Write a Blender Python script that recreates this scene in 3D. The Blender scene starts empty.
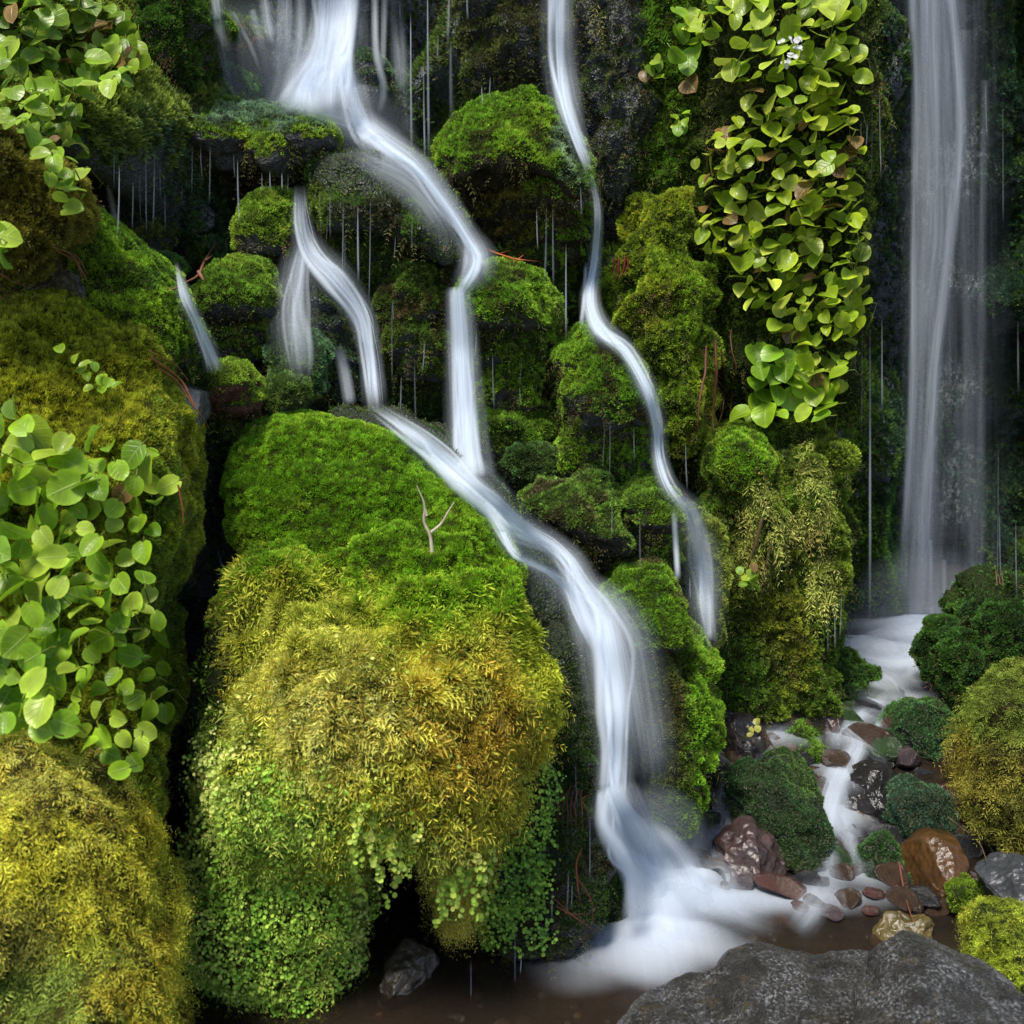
import bpy, math
import numpy as np

# ------------------------------------------------------------------ basics
C = bpy.context.scene.collection
PITCH = math.radians(12.0); CAMZ = 2.13; HALF = 0.4663
cp, sp = math.cos(PITCH), math.sin(PITCH)
def P(px, py, Y):
    px = np.asarray(px, float); py = np.asarray(py, float); Y = np.asarray(Y, float)
    u = (px-512)/512*HALF; v = (512-py)/512*HALF
    dy = cp + v*sp; dz = -sp + v*cp
    t = Y/dy
    return np.stack(np.broadcast_arrays(u*t, Y, CAMZ + dz*t), -1)
def proj(v):
    x, y, z = v[..., 0], v[..., 1], v[..., 2]-CAMZ
    f = y*cp - z*sp; up = y*sp + z*cp
    f = np.maximum(f, 1e-3)
    return 512 + x/f/HALF*512, 512 - up/f/HALF*512
def rng(s): return np.random.default_rng(s)

def _h(i, j, k, s):
    n = (i*73856093) ^ (j*19349663) ^ (k*83492791) ^ (s*2654435)
    n = (n ^ (n >> 13)) * 1274126177
    n = n ^ (n >> 16)
    return (n & 0xFFFFF) / float(0xFFFFF)
def vn(p, s=0):
    i = np.floor(p).astype(np.int64); f = p-i; f = f*f*f*(f*(f*6-15)+10)
    x, y, z = i[..., 0], i[..., 1], i[..., 2]; r = 0
    for a in (0, 1):
        wa = f[..., 0] if a else 1-f[..., 0]
        for b in (0, 1):
            wb = f[..., 1] if b else 1-f[..., 1]
            for c in (0, 1):
                wc = f[..., 2] if c else 1-f[..., 2]
                r = r + wa*wb*wc*_h(x+a, y+b, z+c, s)
    return r*2-1
def fbm(p, s=0, o=4, g=0.5):
    r = 0; a = 1.0; n = 0
    for k in range(o):
        r = r + a*vn(p*(2.03**k)+k*17.3, s+k); n += a; a *= g
    return r/n
def sm(a, b, x):
    t = np.clip((x-a)/(b-a), 0, 1); return t*t*(3-2*t)

def mk(name, v, f, mat, parent=None, col=None, uv=None, smooth=True):
    """one mesh object from numpy arrays; f (M,k) ; col per vertex ; uv per vertex"""
    me = bpy.data.meshes.new(name)
    fs = f if isinstance(f, list) else [f]
    fs = [np.asarray(q) for q in fs if len(q)]
    tot = sum(q.size for q in fs); nf = sum(len(q) for q in fs)
    me.vertices.add(len(v)); me.vertices.foreach_set('co', np.asarray(v, np.float32).ravel())
    me.loops.add(tot); allv = np.concatenate([q.ravel() for q in fs]).astype(np.int32)
    me.loops.foreach_set('vertex_index', allv)
    me.polygons.add(nf)
    ks = np.concatenate([np.full(len(q), q.shape[1]) for q in fs])
    st = np.concatenate([[0], np.cumsum(ks)[:-1]]).astype(np.int32)
    me.polygons.foreach_set('loop_start', st)
    me.update(calc_edges=True)
    if smooth: me.polygons.foreach_set('use_smooth', np.ones(nf, bool))
    else: me.polygons.foreach_set('use_smooth', np.zeros(nf, bool))
    if col is not None:
        c4 = np.ones((len(v), 4), np.float32); c4[:, :col.shape[1]] = col
        a = me.color_attributes.new('Col', 'FLOAT_COLOR', 'POINT'); a.data.foreach_set('color', c4.ravel())
    if uv is not None:
        l = me.uv_layers.new(name='UVMap'); l.data.foreach_set('uv', np.asarray(uv, np.float32)[allv].ravel())
    me.materials.append(mat)
    ob = bpy.data.objects.new(name, me); C.objects.link(ob)
    if parent is not None:
        ob.parent = parent; ob.matrix_parent_inverse = parent.matrix_world.inverted()
    return ob
def tag(o, label, cat, group=None, kind=None):
    if label: o['label'] = label
    if cat: o['category'] = cat
    if group: o['group'] = group
    if kind: o['kind'] = kind
    return o
from mathutils import Matrix
def thing(name, label, cat, loc, group=None):
    o = bpy.data.objects.new(name, None); C.objects.link(o)
    o.empty_display_size = 0.1
    o.location = loc; o.matrix_world = Matrix.Translation(loc)
    return tag(o, label, cat, group)

# ------------------------------------------------------------------ materials
def newmat(name):
    m = bpy.data.materials.new(name); m.use_nodes = True
    nt = m.node_tree; nt.nodes.clear()
    return m, nt, nt.nodes.new
def link(nt, a, b): nt.links.new(a, b)
def attr(N): a = N('ShaderNodeAttribute'); a.attribute_name = 'Col'; return a
def mat_plant(name, rough=0.5, trans=0.3, spec=0.3, bump=0):
    m, nt, N = newmat(name)
    a = attr(N); out = N('ShaderNodeOutputMaterial'); b = N('ShaderNodeBsdfPrincipled')
    b.inputs['Roughness'].default_value = rough; b.inputs['Specular IOR Level'].default_value = spec
    link(nt, a.outputs['Color'], b.inputs['Base Color'])
    t = N('ShaderNodeBsdfTranslucent'); link(nt, a.outputs['Color'], t.inputs['Color'])
    mx = N('ShaderNodeMixShader'); mx.inputs[0].default_value = trans
    link(nt, b.outputs[0], mx.inputs[1]); link(nt, t.outputs[0], mx.inputs[2]); link(nt, mx.outputs[0], out.inputs[0])
    return m
M_MOSS = mat_plant('moss', 0.7, 0.35, 0.15)
M_STEM = mat_plant('stem', 0.5, 0.1, 0.3)

def mat_rock(name, rough=(0.2, 0.6), s1=35, s2=160, b1=0.6, spec=0.5, pores=0.0):
    m, nt, N = newmat(name)
    a = attr(N); out = N('ShaderNodeOutputMaterial'); b = N('ShaderNodeBsdfPrincipled')
    tc = N('ShaderNodeTexCoord')
    n1 = N('ShaderNodeTexNoise'); n1.inputs['Scale'].default_value = s1; n1.inputs['Detail'].default_value = 8; n1.inputs['Roughness'].default_value = 0.65
    n2 = N('ShaderNodeTexVoronoi'); n2.inputs['Scale'].default_value = s2
    n3 = N('ShaderNodeTexNoise'); n3.inputs['Scale'].default_value = 6; n3.inputs['Detail'].default_value = 6
    for n in (n1, n2, n3): link(nt, tc.outputs['Object'], n.inputs['Vector'])
    mr = N('ShaderNodeMapRange'); mr.inputs['From Min'].default_value = .25; mr.inputs['From Max'].default_value = .75
    mr.inputs['To Min'].default_value = 0.45; mr.inputs['To Max'].default_value = 1.6
    link(nt, n1.outputs['Fac'], mr.inputs['Value'])
    mul = N('ShaderNodeVectorMath'); mul.operation = 'SCALE'
    link(nt, a.outputs['Color'], mul.inputs[0]); link(nt, mr.outputs[0], mul.inputs['Scale'])
    link(nt, mul.outputs[0], b.inputs['Base Color'])
    r = N('ShaderNodeMapRange'); r.inputs['From Min'].default_value = .35; r.inputs['From Max'].default_value = .65
    r.inputs['To Min'].default_value = rough[0]; r.inputs['To Max'].default_value = rough[1]
    link(nt, n3.outputs['Fac'], r.inputs['Value']); link(nt, r.outputs[0], b.inputs['Roughness'])
    b.inputs['Specular IOR Level'].default_value = spec
    ad = N('ShaderNodeMath'); ad.operation = 'MULTIPLY_ADD'; ad.inputs[1].default_value = 0.5
    link(nt, n2.outputs['Distance'], ad.inputs[0]); link(nt, n1.outputs['Fac'], ad.inputs[2])
    bp = N('ShaderNodeBump'); bp.inputs['Strength'].default_value = b1; bp.inputs['Distance'].default_value = 0.02
    link(nt, ad.outputs[0], bp.inputs['Height']); link(nt, bp.outputs[0], b.inputs['Normal'])
    link(nt, b.outputs[0], out.inputs[0])
    return m
M_ROCK = mat_rock('wet_rock', (0.15, 0.5), 30, 90, 1.0, 0.6)
M_UNDER = mat_rock('mossy_rock', (0.5, 0.9), 40, 120, 1.0, 0.2)
M_STONE = mat_rock('wet_stone', (0.05, 0.28), 14, 45, 0.55, 0.7)
def mat_fore():
    m = mat_rock('speckled_rock', (0.12, 0.42), 70, 200, .9, 0.6); nt = m.node_tree; N = nt.nodes.new
    b = [n for n in nt.nodes if n.type == 'BSDF_PRINCIPLED'][0]; tc = [n for n in nt.nodes if n.type == 'TEX_COORD'][0]
    old = b.inputs['Base Color'].links[0].from_socket
    def spk(sc, lo, hi):
        n = N('ShaderNodeTexNoise'); n.inputs['Scale'].default_value = sc; n.inputs['Detail'].default_value = 5; n.inputs['Roughness'].default_value = .7
        link(nt, tc.outputs['Object'], n.inputs['Vector'])
        r = N('ShaderNodeMapRange'); r.inputs['From Min'].default_value = lo; r.inputs['From Max'].default_value = hi; link(nt, n.outputs['Fac'], r.inputs['Value']); return r.outputs[0]
    a1, a2 = spk(130, .50, .60), spk(12, .42, .62)
    k = N('ShaderNodeMath'); k.operation = 'MULTIPLY'; link(nt, a1, k.inputs[0]); link(nt, a2, k.inputs[1])
    mc = N('ShaderNodeMix'); mc.data_type = 'RGBA'; link(nt, k.outputs[0], mc.inputs['Factor']); link(nt, old, mc.inputs['A']); mc.inputs['B'].default_value = (.33, .34, .36, 1)
    o2 = spk(14, .58, .72); m2 = N('ShaderNodeMix'); m2.data_type = 'RGBA'; link(nt, o2, m2.inputs['Factor']); link(nt, mc.outputs['Result'], m2.inputs['A']); m2.inputs['B'].default_value = (.09, .065, .035, 1)
    link(nt, m2.outputs['Result'], b.inputs['Base Color']); return m
M_FORE = mat_fore()

def mat_water():
    m, nt, N = newmat('falling_water')
    a = attr(N); out = N('ShaderNodeOutputMaterial')
    sep = N('ShaderNodeSeparateColor'); link(nt, a.outputs['Color'], sep.inputs[0])
    uv = N('ShaderNodeUVMap'); uv.uv_map = 'UVMap'
    def streak(sx, sy, lo, hi):
        mp = N('ShaderNodeMapping'); mp.inputs['Scale'].default_value = (sx, sy, 1)
        n = N('ShaderNodeTexNoise'); n.inputs['Scale'].default_value = 1; n.inputs['Detail'].default_value = 3
        link(nt, uv.outputs[0], mp.inputs[0]); link(nt, mp.outputs[0], n.inputs['Vector'])
        r = N('ShaderNodeMapRange'); r.inputs['From Min'].default_value = .3; r.inputs['From Max'].default_value = .7
        r.inputs['To Min'].default_value = lo; r.inputs['To Max'].default_value = hi
        link(nt, n.outputs['Fac'], r.inputs['Value']); return r.outputs[0]
    def mth(op, x, y=None, clamp=False):
        k = N('ShaderNodeMath'); k.operation = op; k.use_clamp = clamp
        for i, q in enumerate((x, y)):
            if q is None: continue
            if isinstance(q, (int, float)): k.inputs[i].default_value = q
            else: link(nt, q, k.inputs[i])
        return k.outputs[0]
    u = mth('MULTIPLY_ADD', sep.outputs[0], 2.0); u.node.inputs[2].default_value = -1
    e = mth('SUBTRACT', 1.0, mth('MULTIPLY', u, u), True)
    e = mth('POWER', e, 1.9)
    s = mth('MULTIPLY', streak(28, 1.2, .25, 1.25), streak(85, 2.5, .7, 1.2))
    # dense water (blue channel) is less streaked
    s2 = mth('ADD', mth('MULTIPLY', s, mth('SUBTRACT', 1.0, sep.outputs[2])), sep.outputs[2])
    al = mth('MULTIPLY', mth('MULTIPLY', sep.outputs[1], e), s2, True)
    d = N('ShaderNodeBsdfDiffuse'); d.inputs[0].default_value = (.80, .88, 1.0, 1)
    t = N('ShaderNodeBsdfTranslucent'); t.inputs[0].default_value = (.80, .88, 1.0, 1)
    m1 = N('ShaderNodeMixShader'); m1.inputs[0].default_value = 0.35
    link(nt, d.outputs[0], m1.inputs[1]); link(nt, t.outputs[0], m1.inputs[2])
    tr = N('ShaderNodeBsdfTransparent'); mx = N('ShaderNodeMixShader')
    link(nt, al, mx.inputs[0]); link(nt, tr.outputs[0], mx.inputs[1]); link(nt, m1.outputs[0], mx.inputs[2])
    link(nt, mx.outputs[0], out.inputs[0])
    return m
M_WATER = mat_water()
def mat_mist(k, name='mist', c=(.75, .83, .95), p=2.0):
    m, nt, N = newmat(name); out = N('ShaderNodeOutputMaterial')
    lw = N('ShaderNodeLayerWeight'); lw.inputs[0].default_value = 0.5
    iv = N('ShaderNodeMath'); iv.operation = 'SUBTRACT'; iv.inputs[0].default_value = 1; link(nt, lw.outputs['Facing'], iv.inputs[1])
    pw = N('ShaderNodeMath'); pw.operation = 'POWER'; pw.inputs[1].default_value = p; link(nt, iv.outputs[0], pw.inputs[0])
    ml = N('ShaderNodeMath'); ml.operation = 'MULTIPLY'; ml.inputs[1].default_value = k; link(nt, pw.outputs[0], ml.inputs[0])
    d = N('ShaderNodeBsdfDiffuse'); d.inputs[0].default_value = (*c, 1)
    t = N('ShaderNodeBsdfTranslucent'); t.inputs[0].default_value = (*c, 1)
    m1 = N('ShaderNodeMixShader'); m1.inputs[0].default_value = 0.4; link(nt, d.outputs[0], m1.inputs[1]); link(nt, t.outputs[0], m1.inputs[2])
    tr = N('ShaderNodeBsdfTransparent'); mx = N('ShaderNodeMixShader')
    link(nt, ml.outputs[0], mx.inputs[0]); link(nt, tr.outputs[0], mx.inputs[1]); link(nt, m1.outputs[0], mx.inputs[2]); link(nt, mx.outputs[0], out.inputs[0])
    return m
M_MIST = mat_mist(0.13, 'spray', p=3.5); M_FOAM = mat_mist(0.7, 'foam', (.85, .9, .97), 2.2)
def mat_pool():
    m, nt, N = newmat('pool_water'); out = N('ShaderNodeOutputMaterial')
    tc = N('ShaderNodeTexCoord'); n = N('ShaderNodeTexNoise'); n.inputs['Scale'].default_value = 7; n.inputs['Detail'].default_value = 2
    link(nt, tc.outputs['Object'], n.inputs['Vector'])
    bp = N('ShaderNodeBump'); bp.inputs['Strength'].default_value = 0.25; bp.inputs['Distance'].default_value = .03; link(nt, n.outputs['Fac'], bp.inputs['Height'])
    g = N('ShaderNodeBsdfGlossy'); g.inputs['Roughness'].default_value = 0.22; g.inputs[0].default_value = (.8, .85, .9, 1); link(nt, bp.outputs[0], g.inputs['Normal'])
    tr = N('ShaderNodeBsdfTransparent'); tr.inputs[0].default_value = (.50, .44, .37, 1)
    d = N('ShaderNodeBsdfDiffuse'); d.inputs[0].default_value = (.11, .085, .065, 1)
    m0 = N('ShaderNodeMixShader'); m0.inputs[0].default_value = 0.14; link(nt, tr.outputs[0], m0.inputs[1]); link(nt, d.outputs[0], m0.inputs[2])
    fr = N('ShaderNodeFresnel'); fr.inputs[0].default_value = 1.33; link(nt, bp.outputs[0], fr.inputs['Normal'])
    mx = N('ShaderNodeMixShader'); link(nt, fr.outputs[0], mx.inputs[0]); link(nt, m0.outputs[0], mx.inputs[1]); link(nt, g.outputs[0], mx.inputs[2])
    link(nt, mx.outputs[0], out.inputs[0]); return m
M_POOL = mat_pool()
def mat_leaf():
    m, nt, N = newmat('leaf'); a = attr(N); out = N('ShaderNodeOutputMaterial')
    uv = N('ShaderNodeUVMap'); uv.uv_map = 'UVMap'; sx = N('ShaderNodeSeparateXYZ'); link(nt, uv.outputs[0], sx.inputs[0])
    def mth(op, x, y=None, z=None, clamp=False):
        k = N('ShaderNodeMath'); k.operation = op; k.use_clamp = clamp
        for i, q in enumerate((x, y, z)):
            if q is None: continue
            if isinstance(q, (int, float)): k.inputs[i].default_value = q
            else: link(nt, q, k.inputs[i])
        return k.outputs[0]
    au = mth('ABSOLUTE', sx.outputs[0])
    mid = mth('SUBTRACT', 1.0, mth('MULTIPLY', au, 14.0), None, True)
    w = mth('FRACT', mth('SUBTRACT', mth('MULTIPLY', sx.outputs[1], 5.0), mth('MULTIPLY', au, 1.6)))
    w = mth('ABSOLUTE', mth('SUBTRACT', w, 0.5))
    sv = mth('SUBTRACT', 1.0, mth('MULTIPLY', w, 9.0), None, True)
    v = mth('MAXIMUM', mth('MULTIPLY', mid, .8), mth('MULTIPLY', sv, .35))
    n = N('ShaderNodeTexNoise'); n.inputs['Scale'].default_value = 30; n.inputs['Detail'].default_value = 4
    tc = N('ShaderNodeTexCoord'); link(nt, tc.outputs['Object'], n.inputs['Vector'])
    sc = mth('ADD', mth('MULTIPLY', n.outputs['Fac'], .9), .55)
    vs = N('ShaderNodeVectorMath'); vs.operation = 'SCALE'; link(nt, a.outputs['Color'], vs.inputs[0]); link(nt, sc, vs.inputs['Scale'])
    mc = N('ShaderNodeMix'); mc.data_type = 'RGBA'; link(nt, v, mc.inputs['Factor']); link(nt, vs.outputs[0], mc.inputs['A']); mc.inputs['B'].default_value = (.42, .55, .16, 1)
    b = N('ShaderNodeBsdfPrincipled'); b.inputs['Roughness'].default_value = 0.33; b.inputs['Specular IOR Level'].default_value = .4
    link(nt, mc.outputs['Result'], b.inputs['Base Color'])
    bp = N('ShaderNodeBump'); bp.inputs['Strength'].default_value = .5; bp.inputs['Distance'].default_value = .003; bp.invert = True
    link(nt, v, bp.inputs['Height']); link(nt, bp.outputs[0], b.inputs['Normal'])
    t = N('ShaderNodeBsdfTranslucent'); link(nt, mc.outputs['Result'], t.inputs[0])
    mx = N('ShaderNodeMixShader'); mx.inputs[0].default_value = .35
    link(nt, b.outputs[0], mx.inputs[1]); link(nt, t.outputs[0], mx.inputs[2]); link(nt, mx.outputs[0], out.inputs[0])
    return m
M_LEAF = mat_leaf()

# ------------------------------------------------------------------ depth buffer over solid surfaces
CELL = 4; BO = 200; BN = (1024+2*BO)//CELL
ZB = np.full((BN, BN), 99.0)
def zadd(v):
    m = v[:, 1] > 0.3; v = v[m]
    px, py = proj(v); i = ((px+BO)/CELL).astype(int); j = ((py+BO)/CELL).astype(int)
    ok = (i >= 0) & (i < BN) & (j >= 0) & (j < BN)
    np.minimum.at(ZB, (j[ok], i[ok]), v[ok, 1])
def zget(px, py, r=1):
    i = ((np.asarray(px, float)+BO)/CELL).astype(int); j = ((np.asarray(py, float)+BO)/CELL).astype(int)
    best = np.full(i.shape, 99.0)
    for a in range(-r, r+1):
        for b in range(-r, r+1):
            ii = np.clip(i+a, 0, BN-1); jj = np.clip(j+b, 0, BN-1)
            best = np.minimum(best, ZB[jj, ii])
    return best

# ------------------------------------------------------------------ rounded bodies
def normals(v, quads):
    a, b, c, d = (v[quads[:, k]] for k in range(4))
    n = np.cross(c-a, d-b); o = np.zeros_like(v)
    for k in range(4): np.add.at(o, quads[:, k], n)
    l = np.linalg.norm(o, axis=1, keepdims=True); return o/np.maximum(l, 1e-12)
def outline_polar(pts, nt, ragged=.1):
    pts = np.array(pts, float)
    x, y = pts[:, 0], pts[:, 1]; x2, y2 = np.roll(x, -1), np.roll(y, -1)
    A = (x*y2-x2*y); S = A.sum(); cx = ((x+x2)*A).sum()/(3*S); cy = ((y+y2)*A).sum()/(3*S)
    # dense resample of the polygon
    t = np.linspace(0, 1, 24, endpoint=False)[:, None, None]
    q = (pts[None]*(1-t)+np.roll(pts, -1, 0)[None]*t).transpose(1, 0, 2).reshape(-1, 2)
    th = np.arctan2(q[:, 1]-cy, q[:, 0]-cx); r = np.hypot(q[:, 0]-cx, q[:, 1]-cy)
    o = np.argsort(th); th = th[o]; r = r[o]
    tt = -np.pi + 2*np.pi*np.arange(nt)/nt
    rr = np.interp(tt, np.concatenate([th-2*np.pi, th, th+2*np.pi]), np.tile(r, 3))
    rr = rr*(1+ragged*fbm(np.stack([np.cos(tt)*1.6+cx*.37, np.sin(tt)*1.6+cy*.21, 0*tt], -1), 5, 3))
    k = np.exp(-0.5*(np.arange(-6, 7)/2.5)**2); k /= k.sum()
    rr = sum(w*np.roll(rr, s) for w, s in zip(k, range(-6, 7)))
    return cx, cy, tt, rr
def ell(px, py, rx, ry, seed=0, n=20):
    r = rng(seed+int(px)*7+int(py)); a = np.linspace(0, 2*np.pi, n, endpoint=False)
    w = 1+0.05*np.sin(2*a+r.random()*6)+0.05*np.sin(3*a+r.random()*6)
    return [(px+rx*c*k, py+ry*s*k) for c, s, k in zip(np.cos(a), np.sin(a), w)]
def body(o, Y, T, Tb=None, lean=0.0, amp=0.02, freq=4.0, seed=0, e=0.75, bumps=(), nt=200, nr=90, oct=5, shrink=.96, facet=0, lump=1.0, ragged=.2):
    Tb = T if Tb is None else Tb
    cx, cy, tt, rr = outline_polar(o, nt, ragged)
    ox, oy = cx+rr*np.cos(tt)*shrink, cy+rr*np.sin(tt)*shrink
    yo = Y+lean*(cy-oy)/100
    O = P(ox, oy, yo); c = P(cx, cy, Y)
    ph = np.linspace(-np.pi/2, np.pi/2, nr)
    cr = np.cos(ph)**e; s = np.sin(ph)
    v = c + cr[:, None, None]*(O[None]-c)
    v[..., 1] += np.where(s > 0, -T*np.abs(s), Tb*np.abs(s))[:, None]
    v = v.reshape(-1, 3)
    i = np.arange(nr-1)[:, None]*nt; j = np.arange(nt)[None]
    q = np.stack([i+j, i+(j+1) % nt, i+nt+(j+1) % nt, i+nt+j], -1).reshape(-1, 4)
    n = normals(v, q)
    rad = v-(c+np.array([0, (Tb-T)/2, 0])); 
    if (n*rad).sum() < 0: q = q[:, ::-1]; n = -n
    d = amp*fbm(v*freq, seed, oct, 0.55)
    bl = lambda f_, k_: 1-2.2*np.abs(vn(v*f_+k_, seed+50))
    d = d*1.5+amp*0.45*bl(freq*1.9, 5)+lump*(.013*bl(8, 3)+.006*bl(19, 7))
    if facet:
        r = rng(seed+9); L = np.linalg.norm(O-c, axis=1).mean(); cc = c+np.array([0, (Tb-T)/2, 0])
        for k in range(facet):
            w = r.normal(size=3); w[1] = -abs(w[1])*.8; w /= np.linalg.norm(w)
            D = (v-cc)@w; lim = np.percentile(D, 100)*r.uniform(.55, .8)
            v = v - np.maximum(D-lim, 0)[:, None]*w*0.96
    px, py = proj(v)
    for bx, by, br, bh in bumps:
        g = np.exp(-((px-bx)**2+(py-by)**2)/(2*(br*0.6)**2)); d = d+bh*g*(n[:, 1] < 0.2)
    v = v+n*d[:, None]
    n = normals(v, q); zadd(v)
    return dict(v=v, f=q, n=n, c=c)
def merge(bs):
    v = np.concatenate([b['v'] for b in bs]); n = np.concatenate([b['n'] for b in bs]); f = []; k = 0
    for b in bs: f.append(b['f']+k); k += len(b['v'])
    return dict(v=v, f=np.concatenate(f), n=n)

# ------------------------------------------------------------------ moss
GREEN = (.085, .155, .014); LIME = (.15, .23, .016); YEL = (.34, .34, .018); OCH = (.30, .22, .02); GOLD = (.50, .42, .06)
DARK = (.022, .055, .010); BLUE = (.035, .085, .042); OLIVE = (.10, .11, .015); BROWN = (.06, .045, .018); PALE = (.42, .42, .12)
def mask_of(v, n, thr, soft, cover, seed, nf=5.0):
    return sm(thr-soft, thr+soft, n[..., 2]+0.45*fbm(v*nf, seed+3, 3))*cover
def sample(b, dens, mfun, seed, region=None):
    v, f, n = b['v'], b['f'], b['n']; r = rng(seed)
    t = np.concatenate([f[:, [0, 1, 2]], f[:, [0, 2, 3]]])
    A = np.linalg.norm(np.cross(v[t[:, 1]]-v[t[:, 0]], v[t[:, 2]]-v[t[:, 0]]), axis=1)/2
    cen = v[t].mean(1); px, py = proj(cen)
    view = cen-np.array([0, 0, CAMZ]); view /= np.linalg.norm(view, axis=1, keepdims=True)
    nn = n[t[:, 0]]
    A = A*((nn*view).sum(1) < 0.35)*((px > -70) & (px < 1094) & (py > -70) & (py < 1094))
    if region is not None: A = A*region(px, py)
    N = int(A.sum()*dens)
    if N < 5: return None
    k = r.choice(len(t), N, p=A/A.sum())
    a, c = r.random(N), r.random(N); m = a+c > 1; a[m] = 1-a[m]; c[m] = 1-c[m]
    w = np.stack([1-a-c, a, c], -1)[..., None]
    p = (v[t[k]]*w).sum(1); q = (n[t[k]]*w).sum(1); q /= np.maximum(np.linalg.norm(q, axis=1, keepdims=True), 1e-9)
    keep = r.random(N) < mfun(p, q)
    return p[keep], q[keep]
MOSSK = 2.85
def colour(p, n, cols, seed, regs=(), top=0.0):
    """cols: (base, second, third) blended by noise; regs: (px,py,rx,ry,colour,strength)"""
    r = rng(seed+77); c = np.array(cols)
    a = sm(-.25, .35, fbm(p*3.5, seed+11, 3)+0.1*r.normal(size=len(p)))[:, None]
    b = sm(.1, .45, fbm(p*8, seed+23, 3)+0.1*r.normal(size=len(p)))[:, None]
    o = c[0]*(1-a)+c[1]*a; o = o*(1-b)+c[2]*b
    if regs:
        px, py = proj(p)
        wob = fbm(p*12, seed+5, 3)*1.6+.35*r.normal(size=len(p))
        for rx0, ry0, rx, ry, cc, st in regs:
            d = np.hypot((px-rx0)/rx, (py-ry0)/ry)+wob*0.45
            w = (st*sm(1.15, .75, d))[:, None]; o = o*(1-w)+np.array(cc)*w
    o = o*r.uniform(.55, 1.45, (len(p), 1))*(1+.35*fbm(p*16, seed+8, 2))[:, None]
    o = np.stack([o[:, 0]*.98+.05*o[:, 1], o[:, 1]*.93, o[:, 2]*1.1+.015*o[:, 1]], 1)
    return np.clip(o*MOSSK*(1+.4*sm(3.5, 4.2, p[:, 1:2])), 0, .85)  # farther moss painted brighter, standing in for more light at the back
def tang(n, r):
    a = r.normal(size=n.shape); a -= n*(a*n).sum(1, keepdims=True); a /= np.maximum(np.linalg.norm(a, axis=1, keepdims=True), 1e-9); return a
def clump(p, s, seed): return vn(p*s, seed)*0.5+0.5
def fine_moss(p, n, L, W, col, seed, k=3, up=0.35, spread=.75, csc=40):
    """short cushion moss: k blades a tuft, tufts gathered in little heads"""
    r = rng(seed); N = len(p)
    h = clump(p, csc, seed)          # heads
    p = p + n*((h-0.35)*L*1.1)[:, None]
    V = []; CC = []
    for j in range(k):
        t = tang(n, r); d = n*1.0+t*spread*r.random((N, 1))*1.2+np.array([0, 0, up]); d /= np.linalg.norm(d, axis=1, keepdims=True)
        w = np.cross(d, tang(n, r)); w /= np.maximum(np.linalg.norm(w, axis=1, keepdims=True), 1e-9)
        l = (L*r.uniform(.6, 1.3, N))[:, None]; ww = (W*r.uniform(.6, 1.3, N))[:, None]
        b = p-n*L*.4
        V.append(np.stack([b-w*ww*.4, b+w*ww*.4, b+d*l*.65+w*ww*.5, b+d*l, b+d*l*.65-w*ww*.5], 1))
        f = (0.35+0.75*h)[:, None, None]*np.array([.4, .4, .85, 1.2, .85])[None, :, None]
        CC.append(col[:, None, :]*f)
    V = np.concatenate(V).reshape(-1, 3); CC = np.concatenate(CC).reshape(-1, 3)
    F = np.arange(len(V)).reshape(-1, 5)
    return V, F, CC
def feather_moss(p, n, L, col, seed, droop=.6, nseg=5, lw=.30, up=0.2):
    """pinnate fronds arching outwards and down"""
    r = rng(seed); N = len(p)
    t = tang(n, r); d = n*r.uniform(.35, 1, (N, 1))+t*.9+np.array([0, -.15, up]); d /= np.linalg.norm(d, axis=1, keepdims=True)
    Ls = L*r.uniform(.5, 1.35, N)
    s = np.cross(d, n+0.6*tang(n, r)); s /= np.maximum(np.linalg.norm(s, axis=1, keepdims=True), 1e-9)
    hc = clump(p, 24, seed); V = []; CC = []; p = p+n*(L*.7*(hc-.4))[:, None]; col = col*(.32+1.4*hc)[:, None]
    def at(q):
        q = np.asarray(q); return p+d*(Ls*q)[:, None]+np.array([0, 0, -1])*(droop*Ls*q*q)[:, None]
    for i in range(nseg+1):
        q0 = i/(nseg+.6); a = at(np.full(N, q0)); a2 = at(np.full(N, q0+.8/nseg))
        dd = a2-a; dn = dd/np.maximum(np.linalg.norm(dd, axis=1, keepdims=True), 1e-9)
        ll = (Ls*lw*(1-.65*q0)*r.uniform(.4, 1.4, N))[:, None]; s = s+.25*tang(n, r)
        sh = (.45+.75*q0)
        for sg in (-1, 1):
            tip = a+dn*ll*.75+s*sg*ll*.85+np.array([0, 0, -1])*ll*.2
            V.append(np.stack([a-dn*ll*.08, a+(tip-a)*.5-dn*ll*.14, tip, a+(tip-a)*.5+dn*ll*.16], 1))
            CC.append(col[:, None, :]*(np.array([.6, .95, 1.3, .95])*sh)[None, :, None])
    V = np.concatenate(V).reshape(-1, 3); CC = np.concatenate(CC).reshape(-1, 3)
    return V, np.arange(len(V)).reshape(-1, 4), CC
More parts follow.
